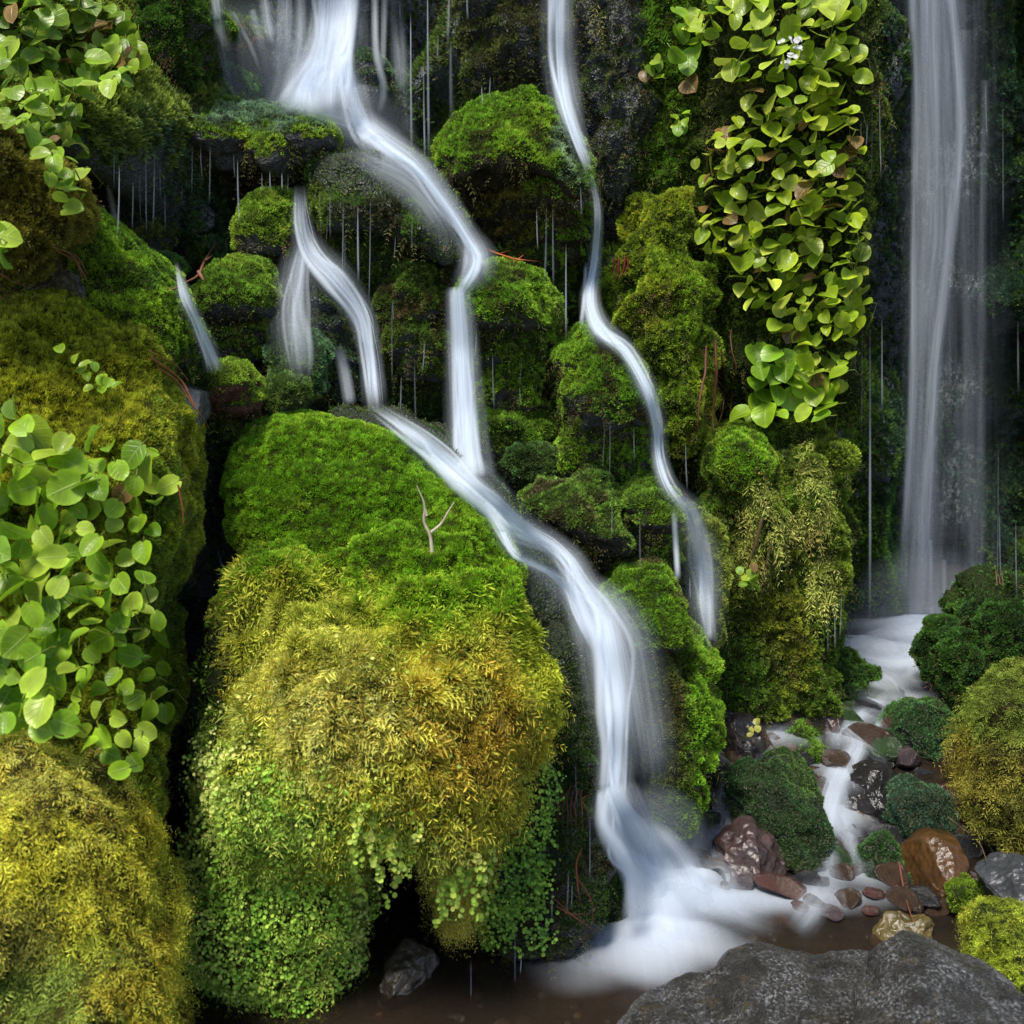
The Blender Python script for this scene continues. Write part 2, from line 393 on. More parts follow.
def disc_leaves(p, n, R, col, seed):
    """small round leaves of a creeping plant"""
    r = rng(seed); N = len(p)
    nn = n*.6+np.array([0, -.6, .5])+r.normal(size=(N, 3))*.4; nn /= np.linalg.norm(nn, axis=1, keepdims=True)
    a = tang(nn, r); b = np.cross(nn, a); Rr = (R*r.uniform(.55, 1.25, N))[:, None]
    V = [p+nn*Rr*(-.15)]
    for k in range(6):
        an = k*math.pi/3; V.append(p+(a*math.cos(an)+b*math.sin(an))*Rr)
    V = np.stack(V, 1); base = np.arange(N)[:, None]*7
    F = np.concatenate([np.stack([base[:, 0], base[:, 0]+1+k, base[:, 0]+1+(k+1) % 6], 1) for k in range(6)])
    CC = col[:, None, :]*np.array([1.2, 1, 1, .85, 1, 1, .85])[None, :, None]
    return V.reshape(-1, 3), F, CC.reshape(-1, 3)

SEED = [100]
def grow(b, parent, style='fine', dens=None, L=None, W=None, cols=(GREEN, LIME, DARK), thr=-.1, soft=.25, cover=1.0, regs=(), region=None, name=None, kind=True, out=0.0, nf=5.0, k=3, inv=False, **kw):
    SEED[0] += 13; sd = SEED[0]
    yb = np.median(b['v'][:, 1])
    sc = yb/3.0                                   # coarser tufts where they are farther off
    if style == 'fine':
        L = (L or .014)*.8*sc**.6; W = (W or .0042)*.72*sc**.7; dens = (dens or 42000)*1.7/sc**1.5; kw.setdefault('csc', 62/sc**.5)
    elif style == 'feather': L = (L or .042)*1.3*sc**.5; dens = (dens or 9000)*.8/sc**1.2
    else: L = (L or .0075); dens = dens or 5000
    mf = (lambda p, n: cover-mask_of(p, n, thr, soft, cover, sd0(b), nf)) if inv else (lambda p, n: mask_of(p, n, thr, soft, cover, sd0(b), nf))
    s = sample(b, dens, mf, sd, region)
    if s is None or len(s[0]) < 150: return None
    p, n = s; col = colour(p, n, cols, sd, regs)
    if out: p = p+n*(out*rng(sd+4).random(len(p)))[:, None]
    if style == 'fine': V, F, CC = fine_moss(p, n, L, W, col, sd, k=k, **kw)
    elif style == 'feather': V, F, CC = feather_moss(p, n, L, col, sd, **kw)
    else: V, F, CC = disc_leaves(p+n*L, n, L, col, sd)
    nm = name or {'fine': 'moss_cover', 'feather': 'feathery_moss', 'disc': 'creeping_leaves'}[style]
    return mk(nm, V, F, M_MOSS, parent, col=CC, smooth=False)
def sd0(b): return b.get('seed', 5)
def rockcol(b, rc, mossc, thr, soft, cover, nf=5.0):
    v, n = b['v'], b['n']
    m = mask_of(v, n, thr, soft, cover, sd0(b), nf)[:, None]
    k = (0.7+.6*(fbm(v*7, 4, 3)*.5+.5))[:, None]
    return (np.array(rc)*k)*(1-m)+np.array(mossc)*m
DR = (.085, .085, .085)
ITEMS = []
def boulder(name, label, bodies, mosses, rc=DR, mc=(.022, .036, .008), mat=None, cat='boulder', group=None, rname='rock', hang=True):
    bs = [body(seed=17*len(ITEMS)+3*i+1, **b) for i, b in enumerate(bodies)]
    m = merge(bs); m['seed'] = len(ITEMS)*7+1; ITEMS.append(m)
    base = m['v'].mean(0).copy(); base[2] = m['v'][:, 2].min()
    t = thing(name, label, cat, base, group)
    if mosses:
        a = mosses[0]; col = rockcol(m, rc, mc, a.get('thr', -.1), a.get('soft', .25), a.get('cover', 1), a.get('nf', 5.0))
    else: col = rockcol(m, rc, rc, 2, .1, 0)
    mk(rname, m['v'], m['f'], mat or (M_UNDER if mosses else M_STONE), t, col=col)
    for a in mosses: grow(m, t, **a)
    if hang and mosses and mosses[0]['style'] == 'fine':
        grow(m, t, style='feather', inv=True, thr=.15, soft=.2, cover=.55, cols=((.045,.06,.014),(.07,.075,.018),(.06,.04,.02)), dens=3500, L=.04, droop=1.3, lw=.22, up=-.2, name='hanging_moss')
    return t, m

# ------------------------------------------------------------------ stream bed
def bedz(x, y):
    x = np.asarray(x, float); y = np.asarray(y, float)
    z = -0.07+0.27*sm(3.65, 4.75, y)+0.05*sm(5, 6.5, y)
    z = z+0.12*sm(1.55, 2.3, x)*sm(4.2, 3.4, y)
    q = np.stack([x, y, 0*x], -1)
    return z+0.035*fbm(q*3, 31, 4)
gx, gy = np.meshgrid(np.linspace(-6, 6, 500), np.linspace(-3, 10, 540))
gv = np.stack([gx, gy, bedz(gx, gy)], -1).reshape(-1, 3)
ii = (np.arange(539)[:, None]*500+np.arange(499)[None]).ravel(); gf = np.stack([ii, ii+1, ii+501, ii+500], -1)
gc = np.array([.05, .036, .026])*(0.6+.8*(fbm(gv*5, 8, 3)*.5+.5))[:, None]
tag(mk('stream_bed', gv, gf, M_STONE, col=gc), 'brown stony bed of the stream', None, kind='structure'); zadd(gv)
def YG(px, py):
    Y = 3.0
    for _ in range(40):
        w = P(px, py, Y); z = float(bedz(w[0], w[1])); d = P(px, py, 1.0)-np.array([0, 0, CAMZ]); Y = .5*Y+.5*(z-CAMZ)/d[2]
    return Y

def streamz(x, y):
    return np.maximum(-.005, -0.005+0.24*sm(3.7, 4.8, y)+0.03*sm(5, 6.5, y))+.006*fbm(np.stack([np.asarray(x, float), np.asarray(y, float), 0*np.asarray(x, float)], -1)*5, 71, 2)
def YGV(px, py, up):
    d = P(px, py, np.ones_like(px))-np.array([0, 0, CAMZ]); Y = np.full(px.shape, 4.0)
    for _ in range(50):
        z = streamz(d[..., 0]*Y, Y)+up; Y = .6*Y+.4*(z-CAMZ)/d[..., 2]
    return Y
# ------------------------------------------------------------------ cliff
CT = [(-250,0,3.4),(-100,100,3.5),(0,0,3.9),(100,60,4.2),(185,60,4.9),(130,210,4.9),(40,120,3.7),(250,60,5.6),(250,0,5.7),(320,0,6.1),(320,90,5.75),(400,40,6.0),(430,120,5.7),
(480,40,5.25),(510,90,5.2),(562,0,5.6),(562,90,5.35),(600,150,5.15),(625,60,5.0),(675,60,5.1),(700,200,5.2),(740,100,5.2),(780,300,5.1),(870,60,5.8),(880,300,6.4),(903,50,7.3),(900,150,7.2),(905,250,7.1),(905,480,7.0),(980,250,7.3),(980,450,7.3),(940,100,7.4),
(940,350,7.4),(1015,100,7.1),(1015,350,7.1),(1100,300,6.3),(1250,300,5.5),(1020,520,7.0),(940,560,7.2),(870,480,6.0),(850,600,5.9),(960,620,7.0),(250,200,5.0),(200,280,4.75),(300,300,4.9),(400,330,4.95),(400,250,5.1),(450,420,4.7),(520,400,4.9),
(520,260,5.0),(565,300,5.1),(570,430,4.8),(640,470,4.75),(690,480,4.9),(660,330,4.8),(690,400,5.1),(210,380,4.35),(205,500,4.1),(205,640,4.1),(200,760,3.9),(60,420,3.6),(50,650,3.3),(0,850,3.0),(-200,700,2.9),
(380,600,4.4),(480,700,4.2),(560,560,4.5),(600,700,4.35),(400,900,3.9),(560,950,3.85),(660,700,4.5),(720,650,4.9),(770,560,4.95),(800,680,5.3),(690,800,4.7),(1100,600,6.0),(1200,800,5.5),(340,1000,3.9),(200,1000,3.7)]
ct = np.array(CT, float); cw = P(ct[:, 0], ct[:, 1], ct[:, 2])
CX, CZ = 760, 420
gx, gz = np.meshgrid(np.linspace(-4.6, 4.6, CX), np.linspace(-.3, 4.6, CZ))
num = 0; den = 0
for x, y, z in cw:
    w = 1/((gx-x)**2+(gz-z)**2+.004)**1.9; num = num+w*y; den = den+w
cy_ = num/den
q = np.stack([gx, cy_*0.6, gz*.75], -1)
n1 = fbm(q*2.6, 3, 5, .55); n2 = 1-np.abs(vn(np.stack([gx*3.2, cy_*2, gz*1.3], -1), 9))
n3 = fbm(np.stack([gx*9, cy_*5, gz*6], -1), 13, 4, .6)
yy = cy_-(0.17*n1+.13*n2+.06*n3)+.08
# right recess: vertical fluting
fl = sm(1.4, 2.2, gx); yy = yy-fl*.10*vn(np.stack([gx*7, 0*gx, gz*.8], -1), 40)
cv = np.stack([gx, yy, gz], -1).reshape(-1, 3)
ii = (np.arange(CZ-1)[:, None]*CX+np.arange(CX-1)[None]).ravel(); cf = np.stack([ii, ii+1, ii+CX+1, ii+CX], -1)
cn = normals(cv, cf)
if cn[:, 1].mean() > 0: cf = cf[:, ::-1]; cn = -cn
cliff = dict(v=cv, f=cf, n=cn, seed=900); zadd(cv)
def regmask(regs):
    def f(px, py):
        o = np.zeros_like(px)
        for x, y, rx, ry, s in regs: o = np.maximum(o, s*sm(1.25, .7, np.hypot((px-x)/rx, (py-y)/ry)))
        return o
    return f
wetr = regmask([(320, 60, 70, 110, 1), (420, 40, 50, 90, .8), (608, 60, 34, 200, 1), (562, 60, 26, 120, .8), (935, 250, 55, 420, .75), (470, 30, 20, 40, .6), (205, 600, 28, 170, .9), (140, 200, 45, 50, .9), (750, 380, 50, 60, .85), (880, 270, 18, 60, .9), (330, 390, 60, 40, .7)])
px, py = proj(cv); wm = wetr(px, py)
m0 = mask_of(cv, cn, -.35, .35, 1, 900, 4.0)*(1-wm)
kk = (0.5+.9*(fbm(cv*9, 4, 4)*.5+.5))[:, None]
ccol = np.array([.12, .132, .145])*kk*(1-m0[:, None])+np.array([.022, .036, .012])*m0[:, None]
cl = mk('cliff', cv, cf, M_ROCK, col=ccol); tag(cl, 'dark wet rock wall behind the falls', None, kind='structure')
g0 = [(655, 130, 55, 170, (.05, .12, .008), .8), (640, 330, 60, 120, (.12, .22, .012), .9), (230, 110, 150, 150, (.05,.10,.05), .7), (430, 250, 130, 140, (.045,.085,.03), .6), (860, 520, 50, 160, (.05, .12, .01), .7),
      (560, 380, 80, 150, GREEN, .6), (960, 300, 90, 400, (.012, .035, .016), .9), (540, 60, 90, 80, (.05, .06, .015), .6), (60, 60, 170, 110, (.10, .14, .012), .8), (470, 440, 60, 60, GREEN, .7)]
g = sample(cliff, 13000, lambda p, n: mask_of(p, n, -.45, .4, 1, 900, 4.0), 901, lambda a, b: 1-wetr(a, b)*.93)
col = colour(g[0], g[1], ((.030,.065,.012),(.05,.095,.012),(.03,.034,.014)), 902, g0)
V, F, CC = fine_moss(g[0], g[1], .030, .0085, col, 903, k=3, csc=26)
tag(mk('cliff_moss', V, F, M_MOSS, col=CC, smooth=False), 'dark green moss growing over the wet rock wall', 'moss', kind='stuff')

# ------------------------------------------------------------------ boulders on the cliff
FB = dict(style='fine')
def fine(cols=(GREEN, LIME, DARK), thr=-.1, **k): return dict(style='fine', cols=cols, thr=thr, **k)
def feat(cols=(YEL, LIME, OCH), thr=-.6, **k): return dict(style='feather', cols=cols, thr=thr, **k)
TOPG = ((.08, .155, .014), (.125, .215, .016), (.055, .10, .014))
MIX = ((.07, .15, .010), (.10, .15, .012), (.05, .05, .015))

# big central boulder
yreg = lambda a, b: np.clip(sm(560, 660, b-(a-380)*.12)*sm(905, 860, b+0*a), 0, 1)*sm(215, 260, a+0*b)
upreg = lambda a, b: np.clip(1-sm(590, 665, b-(a-380)*.15)+.05, 0, 1)
lowreg = lambda a, b: sm(690, 800, b+(a-260)*-.35)*sm(470, 420, a)
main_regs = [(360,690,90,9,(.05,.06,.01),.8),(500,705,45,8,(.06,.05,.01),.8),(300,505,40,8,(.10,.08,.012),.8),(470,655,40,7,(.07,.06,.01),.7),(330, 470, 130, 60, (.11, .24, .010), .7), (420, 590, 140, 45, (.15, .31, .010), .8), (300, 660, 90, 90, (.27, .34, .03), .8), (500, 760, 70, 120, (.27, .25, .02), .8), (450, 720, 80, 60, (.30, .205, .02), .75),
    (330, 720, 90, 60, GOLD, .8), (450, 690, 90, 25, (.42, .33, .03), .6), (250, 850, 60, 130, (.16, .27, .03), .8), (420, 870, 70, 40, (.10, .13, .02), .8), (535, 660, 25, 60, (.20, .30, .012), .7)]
main, mainb = boulder('mossy_boulder', 'largest central boulder, bright green moss on top, golden feathery moss hanging down its front',
 [dict(o=[(224,480),(232,440),(262,416),(300,413),(350,428),(395,448),(440,476),(480,508),(512,548),(530,590),(500,640),(400,640),(300,640),(262,600),(240,560)], Y=3.58, T=.16, ragged=.03, Tb=.7, lean=.22, amp=.03, freq=3, nt=260, nr=110),
  dict(o=[(285,600),(335,566),(400,548),(445,548),(488,572),(515,605),(532,650),(540,700),(530,745),(512,785),(492,815),(462,820),(420,800),(370,795),(320,830),(270,840),(235,790),(225,720),(245,650)], Y=3.2, T=.46, Tb=.4, lean=.10, amp=.06, freq=4, e=.92, lump=2.8, ragged=.03, shrink=.93, nt=300, nr=130, bumps=[(440,600,80,.05),(330,720,60,.05),(480,700,60,.05),(420,660,30,-.05)]),
  dict(o=[(255,560),(300,540),(330,600),(345,700),(335,800),(342,900),(345,965),(310,1000),(250,1005),(212,960),(203,880),(202,790),(210,705),(222,640),(236,595)], Y=3.15, T=.24, Tb=.4, lean=.06, amp=.06, freq=5, lump=2.0, ragged=.03, e=.85, nt=260, nr=110)],
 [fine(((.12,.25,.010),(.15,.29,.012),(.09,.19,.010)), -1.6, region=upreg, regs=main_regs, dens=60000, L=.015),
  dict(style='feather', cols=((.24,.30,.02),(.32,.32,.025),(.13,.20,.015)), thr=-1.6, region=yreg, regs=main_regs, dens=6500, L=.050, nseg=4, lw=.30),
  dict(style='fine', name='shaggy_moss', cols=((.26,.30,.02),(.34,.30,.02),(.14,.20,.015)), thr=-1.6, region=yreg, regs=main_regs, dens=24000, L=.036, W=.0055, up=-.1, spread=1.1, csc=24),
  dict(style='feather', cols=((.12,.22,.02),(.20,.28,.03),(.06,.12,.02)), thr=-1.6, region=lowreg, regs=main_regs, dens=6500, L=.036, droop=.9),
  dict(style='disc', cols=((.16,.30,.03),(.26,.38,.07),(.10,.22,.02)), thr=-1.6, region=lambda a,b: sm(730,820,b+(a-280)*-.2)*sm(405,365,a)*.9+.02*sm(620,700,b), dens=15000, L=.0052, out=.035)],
 mc=(.02, .028, .006))
# strings of little round leaves hanging over the cave
r = rng(5); sp_, sn_ = [], []
for k in range(46):
    x0 = r.uniform(350, 490); y0 = 825+r.uniform(-20, 25)+(20 if x0 > 440 else 0); Yk = float(zget(np.array([x0]), np.array([y0-15]), 2)[0])-.02+r.uniform(0, .14)
    ln = r.uniform(15, 80)*(1.0 if x0 < 400 or x0 > 440 else .45)
    a = np.arange(0, ln, 2.2); w = P(x0+np.sin(a*.09+k)*5, y0+a, Yk)
    w = w+r.normal(size=w.shape)*.006; sp_.append(w); sn_.append(np.tile([0, -.8, .4], (len(w), 1)))
sp_ = np.concatenate(sp_); sn_ = np.array(np.concatenate(sn_))
V, F, CC = disc_leaves(sp_, sn_, .008, colour(sp_, sn_, ((.18,.30,.03),(.26,.36,.06),(.12,.2,.02)), 60), 61)
mk('hanging_leaves', V, F, M_MOSS, main, col=CC, smooth=False)
# beard of moss under the right lobe
r = rng(8); N = 5000; x0 = 430+35*r.normal(size=N)*.6+25; y0 = 820+r.random(N)**1.5*110; x0 = 458+(x0-458)*(1-(y0-820)/170)
bp_ = P(x0, y0, 3.02+.10*r.random(N)); bn_ = np.tile([0., -.9, .1], (N, 1))
V, F, CC = feather_moss(bp_, bn_, .04, colour(bp_, bn_, ((.26,.24,.03),(.30,.22,.02),(.14,.2,.02)), 66), 67, droop=1.2)
mk('moss_beard', V, F, M_MOSS, main, col=CC, smooth=False)

# wet rock spine beside the main cascade
boulder('rock_spine', 'dark wet rock rib between the central boulder and the main cascade',
 [dict(o=[(300,408),(345,402),(380,408),(430,430),(480,480),(540,560),(600,640),(560,660),(500,600),(430,520),(350,450)], Y=3.85, T=.10, Tb=.7, lean=.18, amp=.04, freq=5),
  dict(o=[(500,780),(520,755),(540,760),(548,820),(545,900),(530,935),(500,925),(488,860)], Y=3.28, T=.10, Tb=.4, amp=.04, freq=6),
  dict(o=[(500,560),(540,570),(585,620),(605,680),(600,740),(604,790),(600,860),(602,920),(585,960),(530,975),(490,960),(480,900),(500,850),(520,780),(530,700)], Y=3.42, T=.12, Tb=.6, lean=.16, amp=.06, freq=6, bumps=[(590,740,25,.05),(550,860,30,.05)])],
 [fine(((.03,.07,.012),(.06,.10,.014),(.04,.04,.015)), -.2, cover=.75, region=lambda a,b: sm(640,720,b)+.15, dens=30000),
  dict(style='disc', cols=((.10,.20,.02),(.16,.28,.03),(.05,.12,.02)), thr=-1.6, region=lambda a,b: sm(740,770,b)*sm(562,540,a)*sm(960,930,b), dens=14000, L=.006, out=.03)], rc=(.035,.034,.034), mat=M_ROCK)
boulder('mossy_rock', 'dark rounded mossy knob at the foot of the main cascade, left of the white water',
 [dict(o=ell(598,880,24,62), Y=3.42, T=.10, Tb=.3, amp=.03, freq=6)], [fine(((.02,.06,.014),(.04,.09,.014),(.03,.04,.015)), -.5, cover=.9)], mat=M_ROCK)

# left bank
boulder('mossy_bank', 'olive-yellow mossy mound at the left edge, round leaves covering its lower front',
 [dict(o=[(-120,330),(-60,300),(0,286),(60,286),(100,302),(130,340),(148,390),(158,440),(156,520),(150,620),(142,720),(130,820),(120,900),(0,1010),(-150,1000),(-180,600)], Y=2.95, T=.30, Tb=.8, lean=.14, amp=.05, freq=3.5, nt=280, nr=120)],
 [fine(((.21,.27,.016),(.29,.34,.02),(.15,.20,.014)), -1.0, region=lambda a,b: 1-sm(700,800,b)*.5, regs=[(40,380,110,60,(.24,.28,.014),.7),(150,600,30,200,(.06,.13,.014),.8)], L=.019, W=.0045, dens=48000)], mc=(.03,.03,.006))
boulder('mossy_boulder', 'yellow-gold boulder with drooping feathery moss in the bottom left corner',
 [dict(o=[(-110,760),(-60,715),(0,722),(40,735),(82,768),(112,806),(137,850),(155,905),(162,955),(150,1020),(150,1120),(100,1250),(-120,1300),(-220,1000)], Y=2.3, T=.28, Tb=.5, lean=.08, amp=.04, freq=4, nt=260, nr=120, bumps=[(40,960,55,-.12),(0,1000,50,-.10)])],
 [dict(style='feather', cols=((.29,.30,.018),(.36,.30,.02),(.22,.28,.02)), thr=-1.6, dens=12500, L=.047, droop=.75, up=.15, lw=.26, regs=[(20,760,130,60,(.44,.38,.04),.8),(30,990,75,70,(.07,.13,.02),.85),(10,930,50,30,(.10,.10,.02),.7)])], mc=(.05,.04,.006))
boulder('mossy_rock', 'brownish olive mossy nub at the left edge, above the mound and below the upper leaves',
 [dict(o=[(-60,130),(0,125),(28,160),(38,200),(36,235),(15,275),(-50,280),(-100,200)], Y=3.1, T=.14, Tb=.5, amp=.04, freq=6)],
 [fine(((.10,.11,.014),(.14,.14,.016),(.07,.08,.012)), -1.2, L=.022)], mc=(.03,.025,.008))
boulder('mossy_ridge', 'smooth bright green ridge sloping right between the olive mound and tiny left cascade',
 [dict(o=[(20,215),(55,205),(85,215),(120,252),(150,275),(172,300),(184,335),(180,360),(150,352),(110,330),(70,300),(20,280),(0,240)], Y=3.55, T=.14, Tb=.5, lean=.12, amp=.02, freq=4),
  dict(o=ell(165,340,22,28), Y=3.5, T=.1, Tb=.3, amp=.02)],
 [fine(((.10,.21,.012),(.14,.26,.012),(.06,.13,.012)), -.7)], )
boulder('wet_rock', 'bare grey wet stone between the green ridge and the olive mound', [dict(o=ell(70,292,50,26), Y=3.4, T=.08, Tb=.3, amp=.012, freq=9, facet=9, lump=.2)], [], rc=(.10,.09,.08))
boulder('wet_rock', 'narrow grey slab beside the round leaves, under the brown root', [dict(o=[(165,385),(190,395),(195,430),(185,440),(172,420)], Y=3.4, T=.06, Tb=.3, amp=.008, facet=7, lump=.1)], [], rc=(.10,.10,.10))
boulder('mossy_rock', 'small green cushion on a reddish rock at the top left of the central boulder',
 [dict(o=ell(216,385,34,21), Y=3.75, T=.10, Tb=.3, amp=.015), dict(o=ell(228,400,32,16), Y=3.8, T=.10, Tb=.3, amp=.02)], [fine(TOPG, .15)], rc=(.10,.045,.035))
boulder('mossy_rock', 'dark bushy rock straddling the root below the green ridge', [dict(o=ell(168,362,24,26), Y=3.6, T=.08, Tb=.3, amp=.03, freq=8)], [fine(((.04,.09,.01),(.07,.13,.01),(.03,.05,.01)), -.2, cover=.8)])

# upper left shelf
boulder('mossy_shelf', 'overhanging rock shelf at upper left wearing several green cushions, drips falling from its lip',
 [dict(o=[(168,165),(175,130),(190,112),(230,103),(280,103),(320,118),(335,145),(325,160),(290,172),(250,168),(215,160)], Y=4.75, T=.16, Tb=.6, lean=.25, amp=.03, freq=6),
  dict(o=ell(217,135,30,22), Y=4.62, T=.12, Tb=.3, lean=.2, amp=.012), dict(o=ell(272,152,22,18), Y=4.60, T=.12, Tb=.3, lean=.2, amp=.012), dict(o=ell(306,138,26,18), Y=4.62, T=.12, Tb=.3, lean=.2, amp=.012)],
 [fine(TOPG, .1, regs=[(270,110,60,18,(.09,.15,.09),.8)])])
boulder('mossy_rock', 'green tufted knob at upper left beside the top fall', [dict(o=ell(232,82,16,15), Y=5.1, T=.1, Tb=.4, amp=.02)], [fine(((.05,.12,.02),(.08,.16,.02),(.03,.07,.02)), -.3)])
boulder('mossy_rock', 'brown topped mossy block near the top edge, left of the top fall', [dict(o=[(205,35),(225,20),(250,30),(258,55),(250,72),(222,72),(205,60)], Y=5.3, T=.12, Tb=.4, amp=.04, freq=7)], [fine(((.05,.11,.03),(.09,.12,.03),(.10,.07,.02)), .1)])
boulder('mossy_rock', 'dark green mossy buttress left of the upper falls, above the shelf', [dict(o=[(150,-20),(190,-20),(205,20),(205,60),(200,92),(165,100),(140,60)], Y=4.7, T=.16, Tb=.5, amp=.05, freq=5)], [fine(((.03,.075,.008),(.05,.11,.01),(.02,.05,.008)), -.6)])
boulder('mossy_rock', 'dome shaped green cushion under the shelf, drip line at its left', [dict(o=[(236,230),(245,205),(262,191),(282,192),(295,210),(294,240),(285,262),(262,265),(240,252)], Y=4.55, T=.14, Tb=.5, lean=.12, amp=.02)], [fine(TOPG, -.15)])
boulder('mossy_rock', 'round green cushion on a dark pillar, left of the left branch cascade',
 [dict(o=[(198,295),(210,270),(235,258),(258,266),(270,290),(268,310),(240,320),(205,318)], Y=4.2, T=.14, Tb=.5, lean=.2, amp=.015),
  dict(o=[(206,312),(235,318),(264,308),(262,360),(255,392),(215,388),(208,350)], Y=4.26, T=.12, Tb=.4, amp=.04, freq=8)], [fine(TOPG, -.05)])
boulder('mossy_rock', 'blue-green mossy stone in front of the left branch cascade', [dict(o=[(268,350),(285,331),(312,331),(328,352),(326,392),(305,402),(275,395)], Y=4.15, T=.12, Tb=.4, lean=.1, amp=.02)], [fine(((.045,.10,.035),(.07,.14,.03),(.03,.06,.03)), -.5)])
boulder('mossy_rock', 'small olive cushion just above the top left shoulder of the central boulder', [dict(o=ell(284,395,22,18), Y=4.0, T=.10, Tb=.4, amp=.02)], [fine(((.06,.12,.02),(.09,.14,.02),(.04,.06,.02)), -.5)])
boulder('mossy_rock', 'small flat green cushion left of the tiny left cascade', [dict(o=ell(150,270,22,15), Y=4.35, T=.10, Tb=.4, amp=.015)], [fine(((.05,.12,.02),(.07,.15,.02),(.03,.07,.02)), -.3)])
boulder('mossy_rock', 'low dark cushion between the green ridge and the tiny left cascade', [dict(o=ell(180,300,20,10), Y=4.3, T=.10, Tb=.4, amp=.015)], [fine(((.05,.11,.03),(.06,.12,.03),(.05,.06,.02)), -.3)])
boulder('wet_rock', 'grey wet lump under the shelf where a drip splits', [dict(o=ell(188,212,18,22), Y=4.75, T=.12, Tb=.4, amp=.05, freq=9, facet=5)], [], rc=(.07,.065,.07))
boulder('mossy_rock', 'small olive bushy rock standing in the dark recess under the shelf', [dict(o=ell(155,238,16,15), Y=4.6, T=.10, Tb=.4, amp=.03, freq=9)], [fine(((.05,.07,.02),(.07,.09,.02),(.04,.04,.02)), -.4, cover=.8)])

# top fall and the middle dome
FILM = (.10, .13, .12)
boulder('wet_rock', 'round knob with a thin green cap parting the top fall', [dict(o=[(345,80),(352,55),(366,49),(382,60),(388,90),(380,118),(352,116)], Y=5.35, T=.14, Tb=.4, amp=.02)], [fine(((.05,.10,.04),(.08,.13,.07),(.04,.06,.03)), .1, cover=.8)], rc=(.06,.07,.07), mat=M_ROCK)
boulder('wet_rock', 'large dark dome in the upper cascade with grey wet crown and dripping ragged underside',
 [dict(o=[(308,180),(318,155),(345,145),(385,147),(425,160),(450,190),(462,225),(455,262),(435,262),(400,235),(360,228),(325,232),(308,215)], Y=4.62, T=.20, Tb=.6, lean=.22, amp=.03, freq=6),
  dict(o=[(325,210),(380,220),(440,240),(452,300),(446,370),(440,430),(390,420),(352,370),(332,300)], Y=4.72, T=.12, Tb=.5, amp=.06, freq=7)],
 [fine(((.04,.09,.012),(.07,.12,.014),(.035,.04,.015)), -.5, cover=.8, region=lambda a,b: 1-.93*regmask([(380,168,75,32,1),(445,200,22,60,1)])(a,b), regs=[(350,190,50,12,GREEN,.6),(395,280,50,20,(.05,.12,.01),.7)])], rc=(.06,.062,.06), mat=M_ROCK)
boulder('wet_rock', 'dark blue-grey rock under the left branch cascade', [dict(o=[(275,320),(292,280),(318,268),(345,285),(362,330),(372,395),(350,412),(318,405),(296,380)], Y=4.45, T=.16, Tb=.5, lean=.1, amp=.05, freq=8)], [fine(((.03,.06,.02),(.04,.07,.02),(.03,.04,.02)), -.2, cover=.5)], rc=(.035,.04,.05), mat=M_ROCK)
boulder('mossy_rock', 'olive green clump under the dome, right of the left branch cascade', [dict(o=[(386,300),(400,272),(425,268),(443,290),(446,340),(440,380),(405,385),(390,345)], Y=4.52, T=.10, Tb=.5, amp=.04, freq=7)], [fine(((.05,.10,.012),(.08,.12,.014),(.05,.04,.015)), -.3)])
boulder('mossy_boulder', 'green mossy boulder with a brown hollow face at top centre, between the two upper cascades',
 [dict(o=[(436,150),(450,115),(485,98),(525,94),(560,110),(585,150),(592,185),(570,200),(530,175),(490,180),(455,185)], Y=4.82, T=.20, Tb=.6, lean=.3, amp=.03, freq=5),
  dict(o=[(445,170),(500,165),(560,180),(585,215),(575,262),(530,275),(490,262),(455,215)], Y=4.92, T=.14, Tb=.5, amp=.05, freq=7), dict(o=ell(548,192,20,18), Y=4.7, T=.1, Tb=.4, amp=.02)],
 [fine(((.08,.17,.010),(.11,.20,.012),(.05,.07,.012)), -.1, regs=[(500,215,60,40,(.09,.065,.015),.8),(570,155,16,35,(.10,.15,.10),.7)])], rc=(.04,.035,.02))
boulder('mossy_rock', 'small moss-capped knob between the hollow-faced boulder and the second cascade', [dict(o=ell(577,188,14,16), Y=4.75, T=.10, Tb=.4, amp=.02)], [fine(TOPG, .1)])
boulder('mossy_boulder', 'shaggy green boulder right of the central vertical fall, red twig lying above it',
 [dict(o=[(463,290),(480,268),(510,262),(540,275),(556,305),(552,330),(520,325),(480,330),(466,315)], Y=4.45, T=.18, Tb=.6, lean=.2, amp=.03, freq=5),
  dict(o=[(474,310),(520,305),(553,315),(552,380),(545,435),(515,445),(485,440),(478,380)], Y=4.55, T=.14, Tb=.5, amp=.06, freq=6)],
 [fine(((.07,.15,.010),(.10,.19,.012),(.05,.055,.015)), -.35)])
boulder('mossy_rock', 'low bright green cushion at the foot of the central vertical fall', [dict(o=ell(508,432,34,24), Y=4.45, T=.12, Tb=.4, amp=.03, freq=6)], [fine(((.06,.14,.012),(.09,.18,.014),(.04,.08,.012)), -.5)])
boulder('mossy_rock', 'dim green mossy slab above the diagonal cascade, next to the low cushion', [dict(o=ell(535,465,34,20), Y=4.4, T=.10, Tb=.4, amp=.03, freq=6)], [fine(((.05,.11,.025),(.06,.12,.025),(.04,.07,.02)), -.5)])
